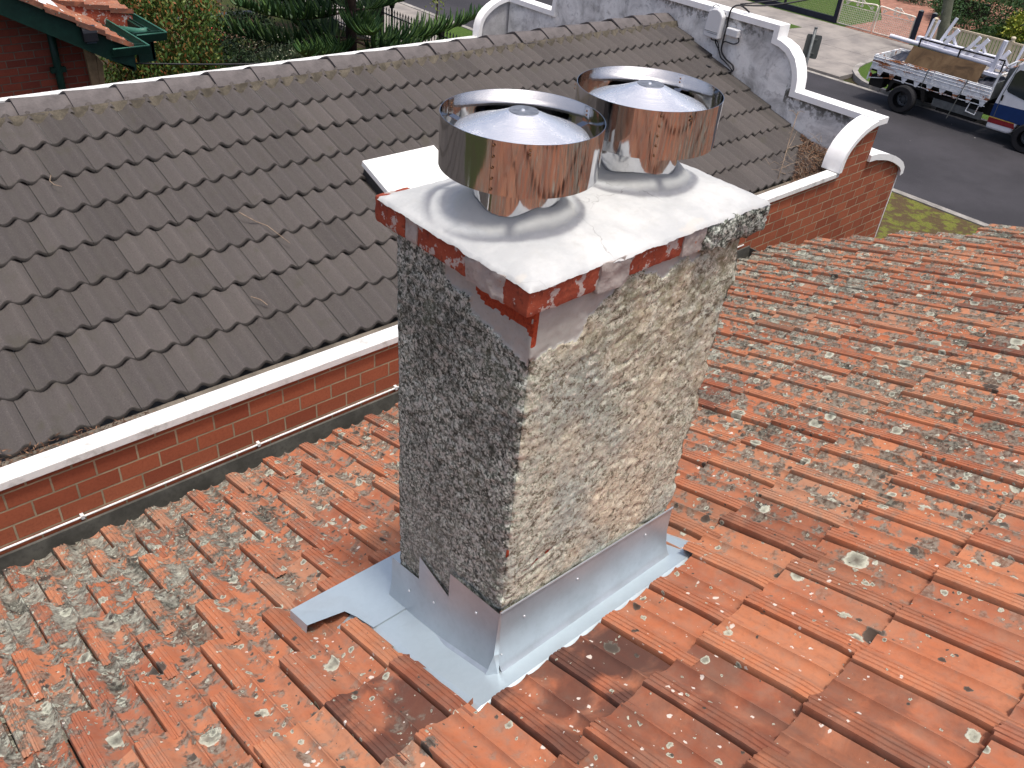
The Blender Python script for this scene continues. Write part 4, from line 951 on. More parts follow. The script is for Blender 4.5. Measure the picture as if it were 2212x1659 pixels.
mb = MB(); mb.box(24.99, 25.03, 11.68, 11.745, .70, .80); part('tail_light', mb, M['tred'], tr)
mb = MB(); mb.prism([(8.35,.42), (9.75,.42), (9.75,.62), (8.35,.62)], 'x', 25.05, 25.09); part('side_guard', mb, M['galv'], tr)
mb = MB(); mb.prism([(10.05,.80), (11.05,.80), (11.12,.45), (11.08,.42), (10.95,.72), (10.15,.72), (10.02,.42), (9.98,.45)], 'x', 25.0, 25.28); part('mudguard', mb, M['under'], tr)
def wheel(x, y, sgn, r=.375):
    q = MB(); n = 40; pr_ = [(.20,-.02), (.21,.02), (.30,.035), (.355,.02), (r,.0), (r,-.20), (.34,-.23), (.22,-.23)]
    q.v = [(x+sgn*0-sgn*(-d), y+rr*math.cos(2*PI*j/n), .375+rr*math.sin(2*PI*j/n)) for rr, d in [(a, -b*1.0) for a, b in pr_] for j in range(n)]
    k = len(pr_); q.f = [(i*n+j, i*n+(j+1)%n, (i+1)*n+(j+1)%n, (i+1)*n+j) for i in range(k-1) for j in range(n)]; q.mi = [0]*len(q.f)
    w = bpy.data.objects.new('wheel', mk('wheel', q, M['rub'], math.radians(30))); w.name = 'wheel'; COL.objects.link(w); w.parent = tr; w.matrix_parent_inverse = Matrix.Translation(-wloc(tr))
    q = MB(); pr2 = [(.205,.0), (.20,.015), (.185,-.03), (.16,-.05), (.12,-.045), (.10,-.02), (.055,-.015), (.05,.02), (.0005,.02)]
    q.v = [(x+sgn*d, y+rr*math.cos(2*PI*j/n), .375+rr*math.sin(2*PI*j/n)) for rr, d in pr2 for j in range(n)]
    k = len(pr2); q.f = [(i*n+j, i*n+(j+1)%n, (i+1)*n+(j+1)%n, (i+1)*n+j) for i in range(k-1) for j in range(n)]; q.mi = [0]*len(q.f)
    for a in range(10):
        a = a*2*PI/10; c = (x+sgn*-.044, y+.143*math.cos(a), .375+.143*math.sin(a)); q.tube([c, (c[0]+sgn*.006, c[1], c[2])], .018, 8, mi=1)
    o = part('rim', q, [M['rim'], M['under']], w, smooth=math.radians(30))
for y in (10.55, 7.01): wheel(25.06, y, -1); wheel(26.44, y, 1)
# cab
cp = [(8.15,.30), (8.15,1.0), (8.07,1.55), (7.95,2.02), (7.82,2.12), (6.55,2.14), (6.25,2.02), (5.75,1.15), (5.68,.95), (5.66,.35), (6.45,.33)]
for k in range(13): a = PI*k/12; cp.append((7.01-.46*math.cos(a), .34+.46*math.sin(a)))
cp += [(7.6,.30)]
mb = MB(); mb.prism(cp, 'x', 25.0, 26.5); cab = part('cab', mb, M['twhite'], tr, bev=.05)
def flatp(name, pts, m_, x=24.997, t=.006, par=cab): q = MB(); q.prism(pts, 'x', x-t, x); return part(name, q, m_, par)
flatp('blue_band', [(8.14,.62), (8.14,.96), (7.3,.99), (5.75,.98), (5.69,.62), (6.6,.60)], M['tblue'], t=.004)
flatp('yellow_line', [(8.145,.592), (8.145,.618), (7.48,.622), (7.48,.596)], M['tyel'], t=.004)
flatp('red_band', [(8.145,.46), (8.145,.59), (7.48,.594), (7.43,.47)], M['tred'], t=.004)
flatp('side_window', [(7.93,1.30), (7.985,1.36), (7.93,1.78), (7.86,1.88), (7.0,1.92), (6.6,1.88), (6.42,1.55), (6.5,1.22), (7.0,1.13)], M['glass'], t=.008)
flatp('door_line', [(8.03,.60), (8.045,.60), (8.045,1.2), (7.93,1.98), (7.915,1.98), (8.03,1.2)], M['galv'], x=24.996, t=.006)
flatp('door_handle', [(7.99,1.06), (8.03,1.06), (8.03,1.20), (7.99,1.20)], M['under'], t=.025)
mb = MB(); mb.box(25.1, 26.4, 8.151, 8.156, 1.35, 1.85); part('rear_window', mb, M['glass'], cab)
# hoop behind the cab
mb = MB()
mb.tube(bez([(25.02,8.34,.97), (25.02,8.31,1.55), (25.02,8.20,1.86), (25.1,8.0,2.06), (25.35,7.75,2.22), (26.2,7.75,2.22), (26.45,8.0,2.06), (26.5,8.31,1.55), (26.5,8.34,.97)]), .028, 8); mb.tube([(25.02,8.30,1.62), (26.5,8.30,1.62)], .024, 8); mb.tube(bez([(25.05,8.22,1.80),(25.2,7.9,1.98),(26.3,7.9,1.98),(26.48,8.22,1.80)]), .02, 8)
part('headboard_hoop', mb, M['rustw'], tr, smooth=True)
mb = MB(); mb.box(25.04, 26.48, 8.30, 8.335, .98, 1.42); part('headboard', mb, M['galv'], tr)
# black rack rails
mb = MB()
rk = [(25.95,11.0,1.30), (25.95,11.02,1.80), (25.95,9.85,1.80), (25.95,8.62,1.80)]
mb.beam(rk[0], rk[1], .035, .035); mb.beam(rk[1], rk[3], .035, .035); mb.beam((25.95,9.85,1.30), (25.95,9.85,1.80), .035, .035); mb.beam((25.95,8.62,1.3), (25.95,8.62,1.82), .035, .035)
mb.beam((25.95,11.02,1.80), (26.45,11.02,1.80), .035, .035); mb.beam((25.95,9.85,1.80), (26.45,9.85,1.80), .035, .035)
part('load_rack', mb, M['under'], tr)
# load: plywood sheet, tarpaulin, white steelwork, strap
mb = MB(); c = [(25.45,11.10,1.03), (25.45,8.98,1.00), (25.86,9.0,1.60), (25.86,11.12,1.60)]
mb.v = c + [(a+.02, b, d-.012) for a, b, d in c]; mb.f = [(0,1,2,3), (7,6,5,4), (0,4,5,1), (1,5,6,2), (2,6,7,3), (3,7,4,0)]; mb.mi = [0]*6
single('plywood_sheet', mb, M['board'], 'stained brown plywood sheet leaning lengthwise on the truck tray', 'board')
def tarp(y0, y1):
    q = MB(); nx, ny = 22, 16
    def fn(i, j):
        u = i/(nx-1); v = j/(ny-1); y = y0+(y1-y0)*v; k = math.sin(PI*min(1, u*1.0)) 
        return (25.15+1.05*u + .03*nz(u*5, v*5, 0, 1), y+.05*nz(u*4, v*3, 5, 1), .99+.42*u**.7*(1-.25*v if y0 > 10 else .8+.2*v)+.05*nz(u*7, v*6, y0, 1))
    q.grid(nx, ny, fn); return q
single('tarpaulin', tarp(11.13, 11.55), M['tarp'], 'crumpled black tarpaulin at the rear end of the truck tray', 'tarpaulin', 'tarpaulins on the truck', smooth=True)
single('tarpaulin', tarp(8.95, 8.40), M['tarp'], 'crumpled black tarpaulin in the tray just behind the cab', 'tarpaulin', 'tarpaulins on the truck', smooth=True)
for (p, q_, r, lab) in (((26.0,11.95,1.66), (26.0,8.35,1.60), .06, 'longest white pipe jutting past the rear of the truck load'), ((26.12,11.2,1.62), (26.12,8.1,1.57), .055, 'white pipe lying against the plywood sheet on the truck'), ((26.45,10.6,1.62), (26.45,7.9,1.60), .05, 'grey white pipe on the kerb side of the truck load')):
    mb = MB(); mb.tube([p, q_], r, 14); single('steel_pipe', mb, M['wsteel'], lab, 'pipe', 'white steelwork on the truck', smooth=math.radians(40))
mb = MB(); mb.box(26.15, 26.33, 8.75, 11.25, 1.66, 1.80); single('steel_beam', mb, M['wsteel'], 'long white box beam lying along the middle of the truck load', 'beam', 'white steelwork on the truck')
FR = 0
def frame(y0, z0, y1, z1, w, x=26.05, br=True, lab=''):
    t = thing('trestle', lab, 'trestle', (x, y0, z0), 'white steelwork on the truck')
    q = MB(); q.beam((x,y0,z0), (x+.1,y1,z1), w, w*.7, up=(1,0,0)); part('post', q, M['wsteel'], t)
    if br:
        q = MB(); ym, zm = y0+(y1-y0)*.72, z0+(z1-z0)*.72; q.beam((x+.06,ym,zm), (x+.30,ym-.10,z0+.12), w*.6, w*.6); part('brace', q, M['wsteel'], t)
        q = MB(); q.beam((x+.08,ym,zm), (x+.26,y0+.02,z0+.3), w*.5, w*.5); part('strut', q, M['wsteel'], t)
    return t
frame(10.48, 1.62, 10.16, 2.22, .10, lab='white frame with a brace, leaning just ahead of the black rack corner')
frame(9.83, 1.62, 9.53, 2.18, .09, br=False, lab='white slanting bar standing at the middle bracket of the black rack')
frame(9.62, 1.60, 9.30, 2.17, .10, lab='white braced frame leaning forward of the middle rack bracket')
frame(8.93, 1.48, 8.66, 2.02, .10, br=True, lab='white frame leaning nearest the cab beside the thick post')
frame(10.98, 1.66, 10.93, 2.34, .055, br=False, lab='thin white bar, rearmost upright of the truck load')
frame(10.88, 1.64, 10.80, 2.33, .06, x=26.12, br=False, lab='thin white bar, second upright from the rear of the load')
frame(10.65, 1.66, 10.42, 2.45, .075, x=26.3, br=False, lab='white bar leaning up in front of the cream fence post')
frame(8.50, 1.50, 8.42, 2.42, .06, x=26.35, br=False, lab='white bar standing behind the cab, left of two')
frame(8.30, 1.50, 8.18, 2.38, .055, x=26.4, br=False, lab='white bar standing behind the cab, right of two')
t = thing('pedestal', 'thick white fluted post on a square base plate near the cab', 'pedestal', (25.95,8.87,1.42), 'white steelwork on the truck')
mb = MB(); mb.box(25.78, 26.12, 8.62, 9.03, 1.38, 1.46); part('base_plate', mb, M['wsteel'], t)
mb = MB(); mb.prism([(8.80,1.46), (8.96,1.46), (8.90,1.62), (8.84,2.28), (8.74,2.28), (8.79,1.62)], 'x', 25.9, 26.02); mb.box(25.88, 25.90, 8.79, 8.81, 1.6, 2.28); part('shaft', mb, M['wsteel'], t)
t = thing('tie_strap', 'grey tie down straps hanging over the rusty tray side', 'strap', (24.93,9.6,.9))
for pts_, r_ in (([(24.93,10.15,.80), (24.94,10.1,1.32), (25.5,10.05,1.1)], .012), ([(24.92,9.17,.25), (24.93,9.1,.7), (24.94,9.0,1.32), (25.4,8.98,1.2)], .012)):
    mb = MB(); mb.tube(pts_, r_, 6); part('webbing', mb, M['mgrey'], t)
# ================================================================== street furniture and fences
t = thing('street_sign', 'grey street sign seen from behind on a galvanised pole past the white parapet', 'street sign', (18.4,10.15,.08))
mb = MB(); mb.tube([(18.4,10.15,.07), (18.4,10.15,2.98)], .032, 12); part('pole', mb, M['galv'], t, smooth=True)
mb = MB(); mb.tube([(18.4,10.15,2.98), (18.4,10.15,3.0)], .036, 12); part('cap', mb, M['galv'], t)
mb = MB(); c, s_ = Vector((.50,-.86,0)), .165; p0 = Vector((18.44,10.15,0))
def pl(sx, z): return p0+c*sx*s_ + Vector((0,0,z))
pts = [(-1,2.38), (-.9,2.34), (.9,2.34), (1,2.38), (1,2.80), (.9,2.84), (-.9,2.84), (-1,2.80)]; nn = Vector((.86,.50,0))*.004
mb.v = [pl(a, z)+nn for a, z in pts]+[pl(a, z)-nn for a, z in pts]; mb.f = [tuple(range(8)), tuple(range(15,7,-1))]+[(i,(i+1)%8,8+(i+1)%8,8+i) for i in range(8)]; mb.mi = [0]*10; part('sign_plate', mb, M['signg'], t)
for z in (2.45, 2.74): mb = MB(); mb.beam(pl(-.5, z)-nn*3, pl(.5, z)-nn*3, .02, .025); part('clamp', mb, M['galv'], t)
FX = 33.28; GZ = .085
def fy(y): return y*VF
fence = thing('mesh_fence', 'wire mesh front fence in a dark navy frame beside the cream gates', 'fence', (FX,19.5,GZ))
mb = MB(); mb.box(FX-.05, FX+.05, fy(17.9), 27, GZ, GZ+.22); part('base_rail', mb, M['navy'], fence)
mb = MB(); mb.box(FX-.03, FX+.03, fy(17.9), 27, 1.02, 1.10); part('top_rail', mb, M['navy'], fence)
mb = MB()
k = fy(17.95)
while k < 24: mb.box(FX-.003, FX+.003, k, k+.009, GZ+.2, 1.03); k += .065
for z in np.arange(.34, 1.02, .075): mb.box(FX-.006, FX-.002, fy(17.95), 24, z, z+.007)
part('wire_mesh', mb, M['wire'], fence)
for y in (fy(17.87), 20.0, 22.3): mb = MB(); w = .065 if y < 18 else .04; mb.box(FX-w, FX+w, y-w, y+w, GZ, 1.28 if y < 18 else 1.14); part('post', mb, M['navy'], fence)
def spiral(q, c, r, a0, turns, x, sg=1, rad=.016):
    pts = []
    for i in range(22):
        u = i/21; a = a0+sg*u*turns*2*PI; rr = r*(1-.78*u); pts.append((x, c[0]+rr*math.cos(a), c[1]+rr*math.sin(a)))
    q.tube(pts, rad, 5)
def gate(ya, yb, label):
    t = thing('wire_gate', label, 'gate', (FX,(ya+yb)/2,GZ), 'cream scrollwork gates'); zt = .92; q = MB(); ys = sorted((ya, yb)); rise = .13
    fr = [(FX,ya,.13), (FX,ya,zt+.0), (FX,ya+(yb-ya)*.06,zt+.06), (FX,ya+(yb-ya)*.5,zt+rise*.6), (FX,yb-(yb-ya)*.08,zt+rise), (FX,yb-(yb-ya)*.0,zt+rise*.7), (FX,yb,.13), (FX,ya,.13)]
    q.tube(fr[:1]+bez(fr[1:6], 5)+fr[6:], .028, 8); q.tube([(FX,ya,.80),(FX,yb,.80)], .016, 6); part('frame', q, M['creamw'], t, smooth=True)
    q = MB(); k = ys[0]+.05
    while k < ys[1]-.02: q.box(FX-.004, FX+.004, k, k+.010, .14, .80); k += .075
    for z in np.arange(.2, .80, .075): q.box(FX-.006, FX-.001, ys[0], ys[1], z, z+.010)
    part('wire_mesh', q, M['creamw'], t)
    ym = (ya+yb)/2; q = MB(); q.tube(bez([(FX,ya+(yb-ya)*.1,.84), (FX,ya+(yb-ya)*.3,1.0), (FX,ym,1.12), (FX,ya+(yb-ya)*.7,1.0), (FX,ya+(yb-ya)*.9,.84)]), .011, 5)
    for cc_, r, a0, sg in (((ya+(yb-ya)*.15,.90), .07, 0, 1), ((ya+(yb-ya)*.85,.90), .07, PI, -1), ((ym-.08,1.08), .065, 0, 1), ((ym+.08,1.08), .065, PI, -1), ((ym-.09,.92), .06, 0, -1), ((ym+.09,.92), .06, PI, 1)): spiral(q, cc_, r, a0, 1.3, FX, sg)
    part('scrollwork', q, M['creamw'], t, smooth=True)
gate(fy(17.76), fy(16.29), 'cream wire gate with scroll top, nearer the navy mesh fence')
gate(fy(14.75), fy(16.21), 'cream wire gate with scroll top, nearer the twin navy posts')
for y, h, lab in ((fy(14.62), 1.22, 'dark navy square gate post at the end of the cream gates'), (fy(14.25), 1.18, 'dark navy square post next to the round topped cream fence post')):
    x = FX if y > 14.2 else FX+.35
    t = thing('gate_post', lab, 'post', (x,y,GZ), 'navy gate posts'); mb = MB(); mb.box(x-.07, x+.07, y-.07, y+.07, GZ, h); part('shaft', mb, M['navy'], t)
    mb = MB(); mb.add([(x-.075,y-.075,h), (x+.075,y-.075,h), (x+.075,y+.075,h), (x-.075,y+.075,h), (x,y,h+.05)], [(0,1,4),(1,2,4),(2,3,4),(3,0,4),(3,2,1,0)]); part('cap', mb, M['galv'], t)
t = thing('picket_fence', 'low cream slatted fence with round topped posts behind the truck', 'fence', (FX,12.5,GZ))
for y in (fy(14.0), fy(11.2), fy(8.4)):
    mb = MB(); mb.box(FX-.06, FX+.06, y-.06, y+.06, GZ, .98); po = part('post', mb, M['cream'], t)
    mb = MB(); mb.lathe([(.075,0), (.08,.02), (.05,.03), (.05,.045), (.08,.08), (.083,.11), (.05,.145), (.0005,.155)], (FX,y,.98), 20); part('finial', mb, M['cream'], po, smooth=True)
mb = MB(); mb.box(FX-.035, FX+.035, 7, fy(13.95), .90, .96); part('top_rail', mb, M['cream'], t)
mb = MB(); mb.box(FX-.03, FX+.03, 7, fy(13.95), .14, .20); part('bottom_rail', mb, M['cream'], t)
k = 9.0
while k < fy(13.93):
    mb = MB(); mb.box(FX-.012, FX+.012, k, k+.085, .12, .90); part('picket', mb, M['cream'], t); k += .118
t = thing('utility_pole', 'thick weathered grey green timber utility pole on the far verge behind the truck', 'utility pole', (32.3,13.1,.08))
mb = MB(); ax = Vector((32.3,12.90,.07)); ay = Vector((32.3,13.18,9.0)); pts = [ax.lerp(Vector((32.3,13.30,2.2)), k/5) for k in range(6)]+[Vector((32.3,13.30+.07*(k+1),2.2+1.1*(k+1))) for k in range(6)]
mb.tube(pts, [.19-.006*k for k in range(12)], 20); part('shaft', mb, M['pole'], t, smooth=True)
mb = MB(); mb.box(32.09, 32.11, 13.22, 13.26, 1.5, 1.62); mb.tube([(32.12,12.95,.98),(32.05,12.93,1.02),(32.04,12.93,1.1)], .012, 6); part('bracket', mb, M['galv'], t)
# ---------------------------------------------------------------- plants
def leafy(q, c, rad, n, s, shell=.45, squash=1., jit=1., lump_=2.2, lamp=.30, seed=0, up=0.):
    cx, cy, cz = c; rx, ry, rz = rad
    for _ in range(n):
        v = Vector((random.gauss(0,1), random.gauss(0,1), random.gauss(0,1))).normalized(); k = 1+lamp*nz(v.x+seed, v.y, v.z, lump_)+.12*nz(v.x, v.y+seed, v.z, 6)
        r = (shell+(1-shell)*random.random()**.5)*k
        p = Vector((cx+v.x*rx*r, cy+v.y*ry*r, cz+v.z*rz*r))
        if p.z < .08: continue
        d = (v*.7+Vector((random.uniform(-1,1), random.uniform(-1,1), random.uniform(-.6,1)+up))*jit).normalized(); w = d.cross(Vector((random.uniform(-1,1), random.uniform(-1,1), random.uniform(-1,1)))).normalized()
        l = s*random.uniform(.6, 1.4); b = l*.22
        q.add([p, p+d*l*.5+w*b, p+d*l, p+d*l*.5-w*b], [(0,1,2,3)])
def bush(name, label, cat, c, rad, n, s, m_, stem=True, group=None, **k):
    t = thing(name, label, cat, (c[0], c[1], .08), group)
    q = MB(); leafy(q, c, rad, n, s, **k); part('leaves', q, m_, t, fix=False)
    q = MB()
    for i in range(7):
        a = i*.9; q.tube([(c[0]+.08*math.cos(a), c[1]+.08*math.sin(a), .05), (c[0]+rad[0]*.4*math.cos(a), c[1]+rad[1]*.4*math.sin(a), c[2]), (c[0]+rad[0]*.65*math.cos(a), c[1]+rad[1]*.65*math.sin(a), c[2]+rad[2]*.6)], [.035,.022,.008], 6)
    part('stems', q, M['trunk'], t); return t
bush('hedge', 'rounded dark green hedge behind the cream fence, right of the pole', 'hedge', (39.8,14.6,.75), (2.3,2.1,.85), 15000, .10, M['hedge'], shell=.75, lamp=.18)
bush('lime_shrub', 'yellow green shrub in front of the dark hedge, far right', 'shrub', (38.6,12.55,.55), (.75,.75,.62), 2600, .13, M['yell'], lamp=.5)
bush('shrub', 'small dark shrub behind the corner of the cream fence', 'shrub', (34.3,10.3,.55), (.7,.9,.6), 2200, .10, M['hedge'])
bush('shrub', 'sparse pale shrub beside the brick driveway behind the utility pole', 'shrub', (41.2,18.4,.35), (.7,.7,.4), 900, .12, M['greyl'])
t = thing('red_car', 'red car parked at the top of the brick driveway', 'car', (44.6,18.6,.09))
def carpoly(x0, L): return [(x0,.35),(x0-.02,.75),(x0+.12,.92),(x0+.95,1.0),(x0+1.5,1.42),(x0+2.9,1.45),(x0+3.6,1.0),(x0+L-.1,.9),(x0+L,.6),(x0+L,.35)]
mb = MB(); mb.prism([(a, z+.05) for a, z in carpoly(43.7,4.2)], 'y', 17.4, 19.0); part('body', mb, M['redcar'], t, bev=.06)
mb = MB(); mb.prism([(44.75,1.08),(45.22,1.42),(46.5,1.44),(47.1,1.08)], 'y', 17.39, 19.01); part('windows', mb, M['glass'], t)
for x in (44.5, 47.0):
    for y in (17.45, 18.95): mb = MB(); mb.tube([(x,y-.09,.39),(x,y+.09,.39)], .30, 20); part('wheel', mb, M['rub'], t)
mb = MB(); leafy(mb, (41.6,16.5,.55), (.3,.3,.2), 1, .1)
mb = MB(); mb.lathe([(.0005,.10),(.20,.10),(.30,.30),(.33,.32),(.30,.31),(.0005,.15)], (42.4,16.6,.25), 20); mb.box(42.15,42.65,16.4,16.8,.08,.36)
single('yellow_tub', mb, M['yellow'], 'yellow tub on the ground beside the far dark hedge', 'tub')
mb = MB(); mb.box(40.6, 40.75, 14.9, 17.0, .09, .75); single('garden_wall', mb, M['under'], 'dark low garden wall behind the utility pole', 'wall')
# far house past the gates, only its foot seen
mb = MB(); mb.box(49, 58, 14, 32, .08, 3.4); t = thing('far_house', 'house beyond the gates across the street', 'house', (53,23,.08)); part('wall', mb, M['obrick'], t)
mb = MB(); mb.prism([(48.5,3.3),(53.5,5.4),(58.5,3.3)], 'y', 13.6, 32.4); part('roof', mb, M['darkgrey'], t)
# ================================================================== house beyond the grey roof, left
lh = thing('green_trimmed_house', 'dark brick house with weathered orange tiles and dark green eaves behind the grey roof', 'house', (1.5,12.5,0))
mb = MB(); mb.prism([(-6,0),(3.44,0),(3.44,4.0),(2.0,4.78),(-1.2,6.5),(-6,4.0)], 'y', 11.3, 11.42); mb.prism([(-5.9,0),(3.4,0),(3.4,3.9),(-1.2,6.3),(-5.9,3.9)], 'y', 11.43, 19); part('wall', mb, M['obrick'], lh)
sl = .567
def bz(x): return 4.083 - sl*(x-3.565)
mb = MB(); mb.prism([(-1.2,bz(-1.2)),(3.872,bz(3.872)),(3.872,3.693),(3.6,3.70+.105),(-1.2,bz(-1.2)-.27)], 'y', 10.88, 10.915); part('barge_board', mb, M['greenp'], lh)
mb = MB(); mb.add([(-1.2,10.916,bz(-1.2)-.26),(3.86,10.916,bz(3.86)-.26),(3.86,11.3,bz(3.86)-.26),(-1.2,11.3,bz(-1.2)-.26)], [(0,1,2,3)]); part('soffit', mb, M['greenp'], lh)
mb = MB(); mb.prism([(10.90,3.93),(10.90,3.66),(10.96,3.62),(12.3,3.78),(12.3,3.93)], 'x', 3.86, 3.885); part('fascia', mb, M['greenp'], lh)
def bz2(x): return bz(x) if x < 3.35 else bz(3.35)-(x-3.35)*.22
def otile(x_e, y0, y1, dz, xtop, seed, bz=bz):
    q = MB(); A = []; A2 = []; gx = .30; n = int((x_e-xtop)/gx)+1; ny = int((y1-y0)/.03)
    for k in range(n):
        xb = x_e-k*gx; b = len(q.v)
        for (x, hh) in ((xb-gx-.03, .0), (xb, .03), (xb+.003, .004)):
            for j in range(ny+1):
                y = y0+(y1-y0)*j/ny; c = ((y-y0)/.25) % 1; h = .035 if c < .2 else (.004 if .35 < c < .8 else .018)
                q.v.append((x, y+.006*nz(k, 0, seed, 3), bz(x)+dz+.02+hh+h*.8+.004*nz(k*3, int((y-y0)/.25)*2.0, seed, 1))); A.append((abs(nz(k*1.7+.3, int((y-y0)/.25)*1.3, seed, 1))*1.6, .25, .35)); A2.append((0,.25,.0))
        for r in range(2):
            for j in range(ny): a = b+r*(ny+1)+j; q.f.append((a, a+1, a+ny+2, a+ny+1)); q.mi.append(0)
    # verge cloaking edge
    q.at = None
    for k in range(n):
        xb = x_e-k*gx; b = len(q.v)
        for x, hh in ((xb-gx, 0), (xb, .03)):
            for dd in (.055, -.005): q.v.append((x, y0-.004, bz(x)+dz+hh+dd)); A.append((.2,.7,.4)); A2.append((0,0,.2))
        q.f.append((b, b+2, b+3, b+1)); q.mi.append(0)
    q.at = {'tile': A, 'aux': A2}; return q
rf = part('roof', otile(3.86, 10.80, 12.35, 0, -1.0, 1), M['terra'], lh, fix=False)
part('rear_roof', otile(4.40, 12.12, 18, 0, -1.0, 2, bz2), M['terra'], lh, fix=False)
mb = MB(); mb.add([(3.3,12.13,bz2(3.3)+.03),(4.38,12.13,bz2(4.38)+.0),(4.38,12.13,3.72),(3.3,12.13,3.72)], [(0,1,2,3)]); part('step_board', mb, M['cbrick'], lh)
mb = MB(); mb.lathe([(.0005,0),(.001,0)], (0,0,0), 3)
mb = MB()
for k in range(26):
    a = random.uniform(0, 2*PI); r = random.random(); x = 3.0+.10*math.cos(a)*r; y = 11.6+.2*r*math.sin(a)
nx_, ny_ = 20, 30
mb.grid(nx_, ny_, lambda i, j: (2.93+.40*i/(nx_-1)+.02*nz(j,0,0,.4), 11.25+.85*j/(ny_-1)+.03*nz(i,2,0,.5), bz(2.93+.40*i/(nx_-1))+.115-.09*max(abs(i/(nx_-1)-.5), abs(j/(ny_-1)-.5))**3*8 + .008*nz(i,j,0,.3)))
part('mortar_patch', mb, M['white'], rf, smooth=True, fix=False)
def gut(x0, x1, y0, y1, z, ret):
    q = MB(); pr_ = [(0,0), (0,-.075), (.03,-.10), (.10,-.10), (.125,-.03), (.135,0), (.128,.0), (.118,-.03), (.096,-.092), (.034,-.092), (.008,-.07), (.008,0)]
    q.prism([(x0+a, z+b) for a, b in pr_], 'y', y0, y1)
    q.prism([(y0-.0+a*-1+.0, z+b) for a, b in pr_], 'x', ret, x0+.135); return q
for (a, b, c, d) in ((3.91,10.93,12.27,3.61), (4.33,11.40,18,4.08)):
    g = part('gutter', gut(a, a+.135, b, c, 3.953, d), M['greenp'], lh)
    mb = MB(); mb.tube([(d,b-.133,3.956),(a+.132,b-.133,3.956),(a+.132,c,3.956)], .009, 6); part('lip', mb, M['greenl'], g)
mb = MB(); mb.tube([(3.99,12.5,3.80),(4.25,11.62,3.90),(4.33,11.55,3.92)], .045, 12); part('spout', mb, M['greenl'], lh, smooth=True)
mb = MB(); mb.box(4.12, 4.34, 11.42, 11.5, 3.58, 3.93); mb.box(4.30,4.33,11.42,18,3.6,3.93); part('rear_fascia', mb, M['greenp'], lh)
mb = MB(); mb.tube([(3.09,11.24,4.18),(3.085,11.24,3.75),(3.075,11.24,1.0)], .045, 12); dp_ = part('downpipe', mb, M['greenp'], lh, smooth=True)
mb = MB(); mb.box(3.0, 3.17, 11.21, 11.27, 3.64, 3.70); part('pipe_bracket', mb, M['greenp'], dp_)
mb = MB(); mb.prism([(3.42,3.86),(3.535,3.80),(3.53,3.66),(3.50,3.1),(3.43,3.1),(3.43,3.42)], 'y', 11.22, 11.28); mb.prism([(3.545,3.78),(3.60,3.70),(3.555,3.1),(3.50,3.1),(3.533,3.66)], 'y', 11.21, 11.27); part('timber_prop', mb, M['timber'], lh)
t = thing('floodlight', 'black security light on the dark green barge board', 'light', (3.39,10.88,4.05))
mb = MB(); mb.prism([(10.79,4.16),(10.80,4.20),(10.83,4.225),(10.88,4.23),(10.88,4.09),(10.79,4.06)], 'x', 3.31, 3.47); part('hood', mb, M['black'], t, bev=.008)
mb = MB(); mb.box(3.335, 3.445, 10.795, 10.85, 4.045, 4.062); part('lens', mb, M['glass'], t)
mb = MB(); w = [Vector((3.86,10.9,3.74)).lerp(Vector((7.93,8.75,4.225)), k/20)+Vector((0,0,-.16*math.sin(PI*k/20))) for k in range(21)]; mb.tube(w, .010, 6)
mb.tube(bez([(7.93,8.75,4.225), (9.5,7.9,4.6)]), .006, 6)
single('overhead_wire', mb, M['cable'], 'thin dark wire strung from the green eaves to the parapet end', 'wire', smooth=True)
# ================================================================== garden between
def pine(x, y):
    t = thing('norfolk_pine', 'norfolk island pine with comb like upturned fronds behind the back parapet', 'tree', (x,y,.0))
    q = MB(); q.tube([(x,y,-.02),(x+.02,y,2.5),(x,y+.03,5),(x,y,8)], [.15,.13,.08,.02], 14); part('trunk', q, M['trunk'], t, smooth=True)
    bq = MB(); lq = MB(); tq = MB()
    hs = [(.55,3.3,6,.2),(1.1,3.7,6,.75),(1.8,3.5,6,.15),(2.7,3.0,5,.5),(3.7,2.6,5,.1),(4.7,2.1,5,.7),(5.7,1.6,5,.2),(6.6,1.0,5,.4),(7.4,.6,4,0)]
    for h, L, nb, ph in hs:
        for k in range(nb):
            a = ph+2*PI*k/nb+random.uniform(-.15,.15)
            if 1.5 < h < 3.5 and math.cos(a+.45) > .78: continue
            d = Vector((math.cos(a), math.sin(a), 0)); Lb = L*random.uniform(.85,1.1); dr = random.uniform(-.1,.12)
            ax = [Vector((x,y,h))+d*Lb*u+Vector((0,0,(-.10*math.sin(PI*u)+.30*u*u+dr*u)*Lb*.45)) for u in np.linspace(0,1,9)]
            bq.tube(ax, [.032*(1-.8*u) for u in np.linspace(0,1,9)], 5)
            sd = d.cross(Vector((0,0,1)))
            dens = 62 if h < 3.2 else 30
            for i in range(dens):
                u = .16+.84*i/dens; f = u*8; i0 = min(7, int(f)); p = ax[i0].lerp(ax[i0+1], f-i0)
                for sg in (-1, 1):
                    l = (.52*math.sin(PI*min(1, .15+u*.80))+.16)*random.uniform(.75,1.15); o = sd*sg*random.uniform(.15,.75)+d*random.uniform(.15,.5)+Vector((0,0,random.uniform(.1,.35)))
                    pts = [p]; dd = o.normalized()
                    for s_ in range(4): pts.append(pts[-1]+dd*l/4); dd = (dd+Vector((0,0,.42))).normalized()
                    lq.tube(pts, [.017,.026,.027,.022,.006], 4, mi=1 if (u > .86 and random.random() < .5) else 0)
    part('branches', bq, M['trunk'], t); part('fronds', lq, [M['pinel'], M['hedge']], t, fix=False)
pine(12.5, 19.6)
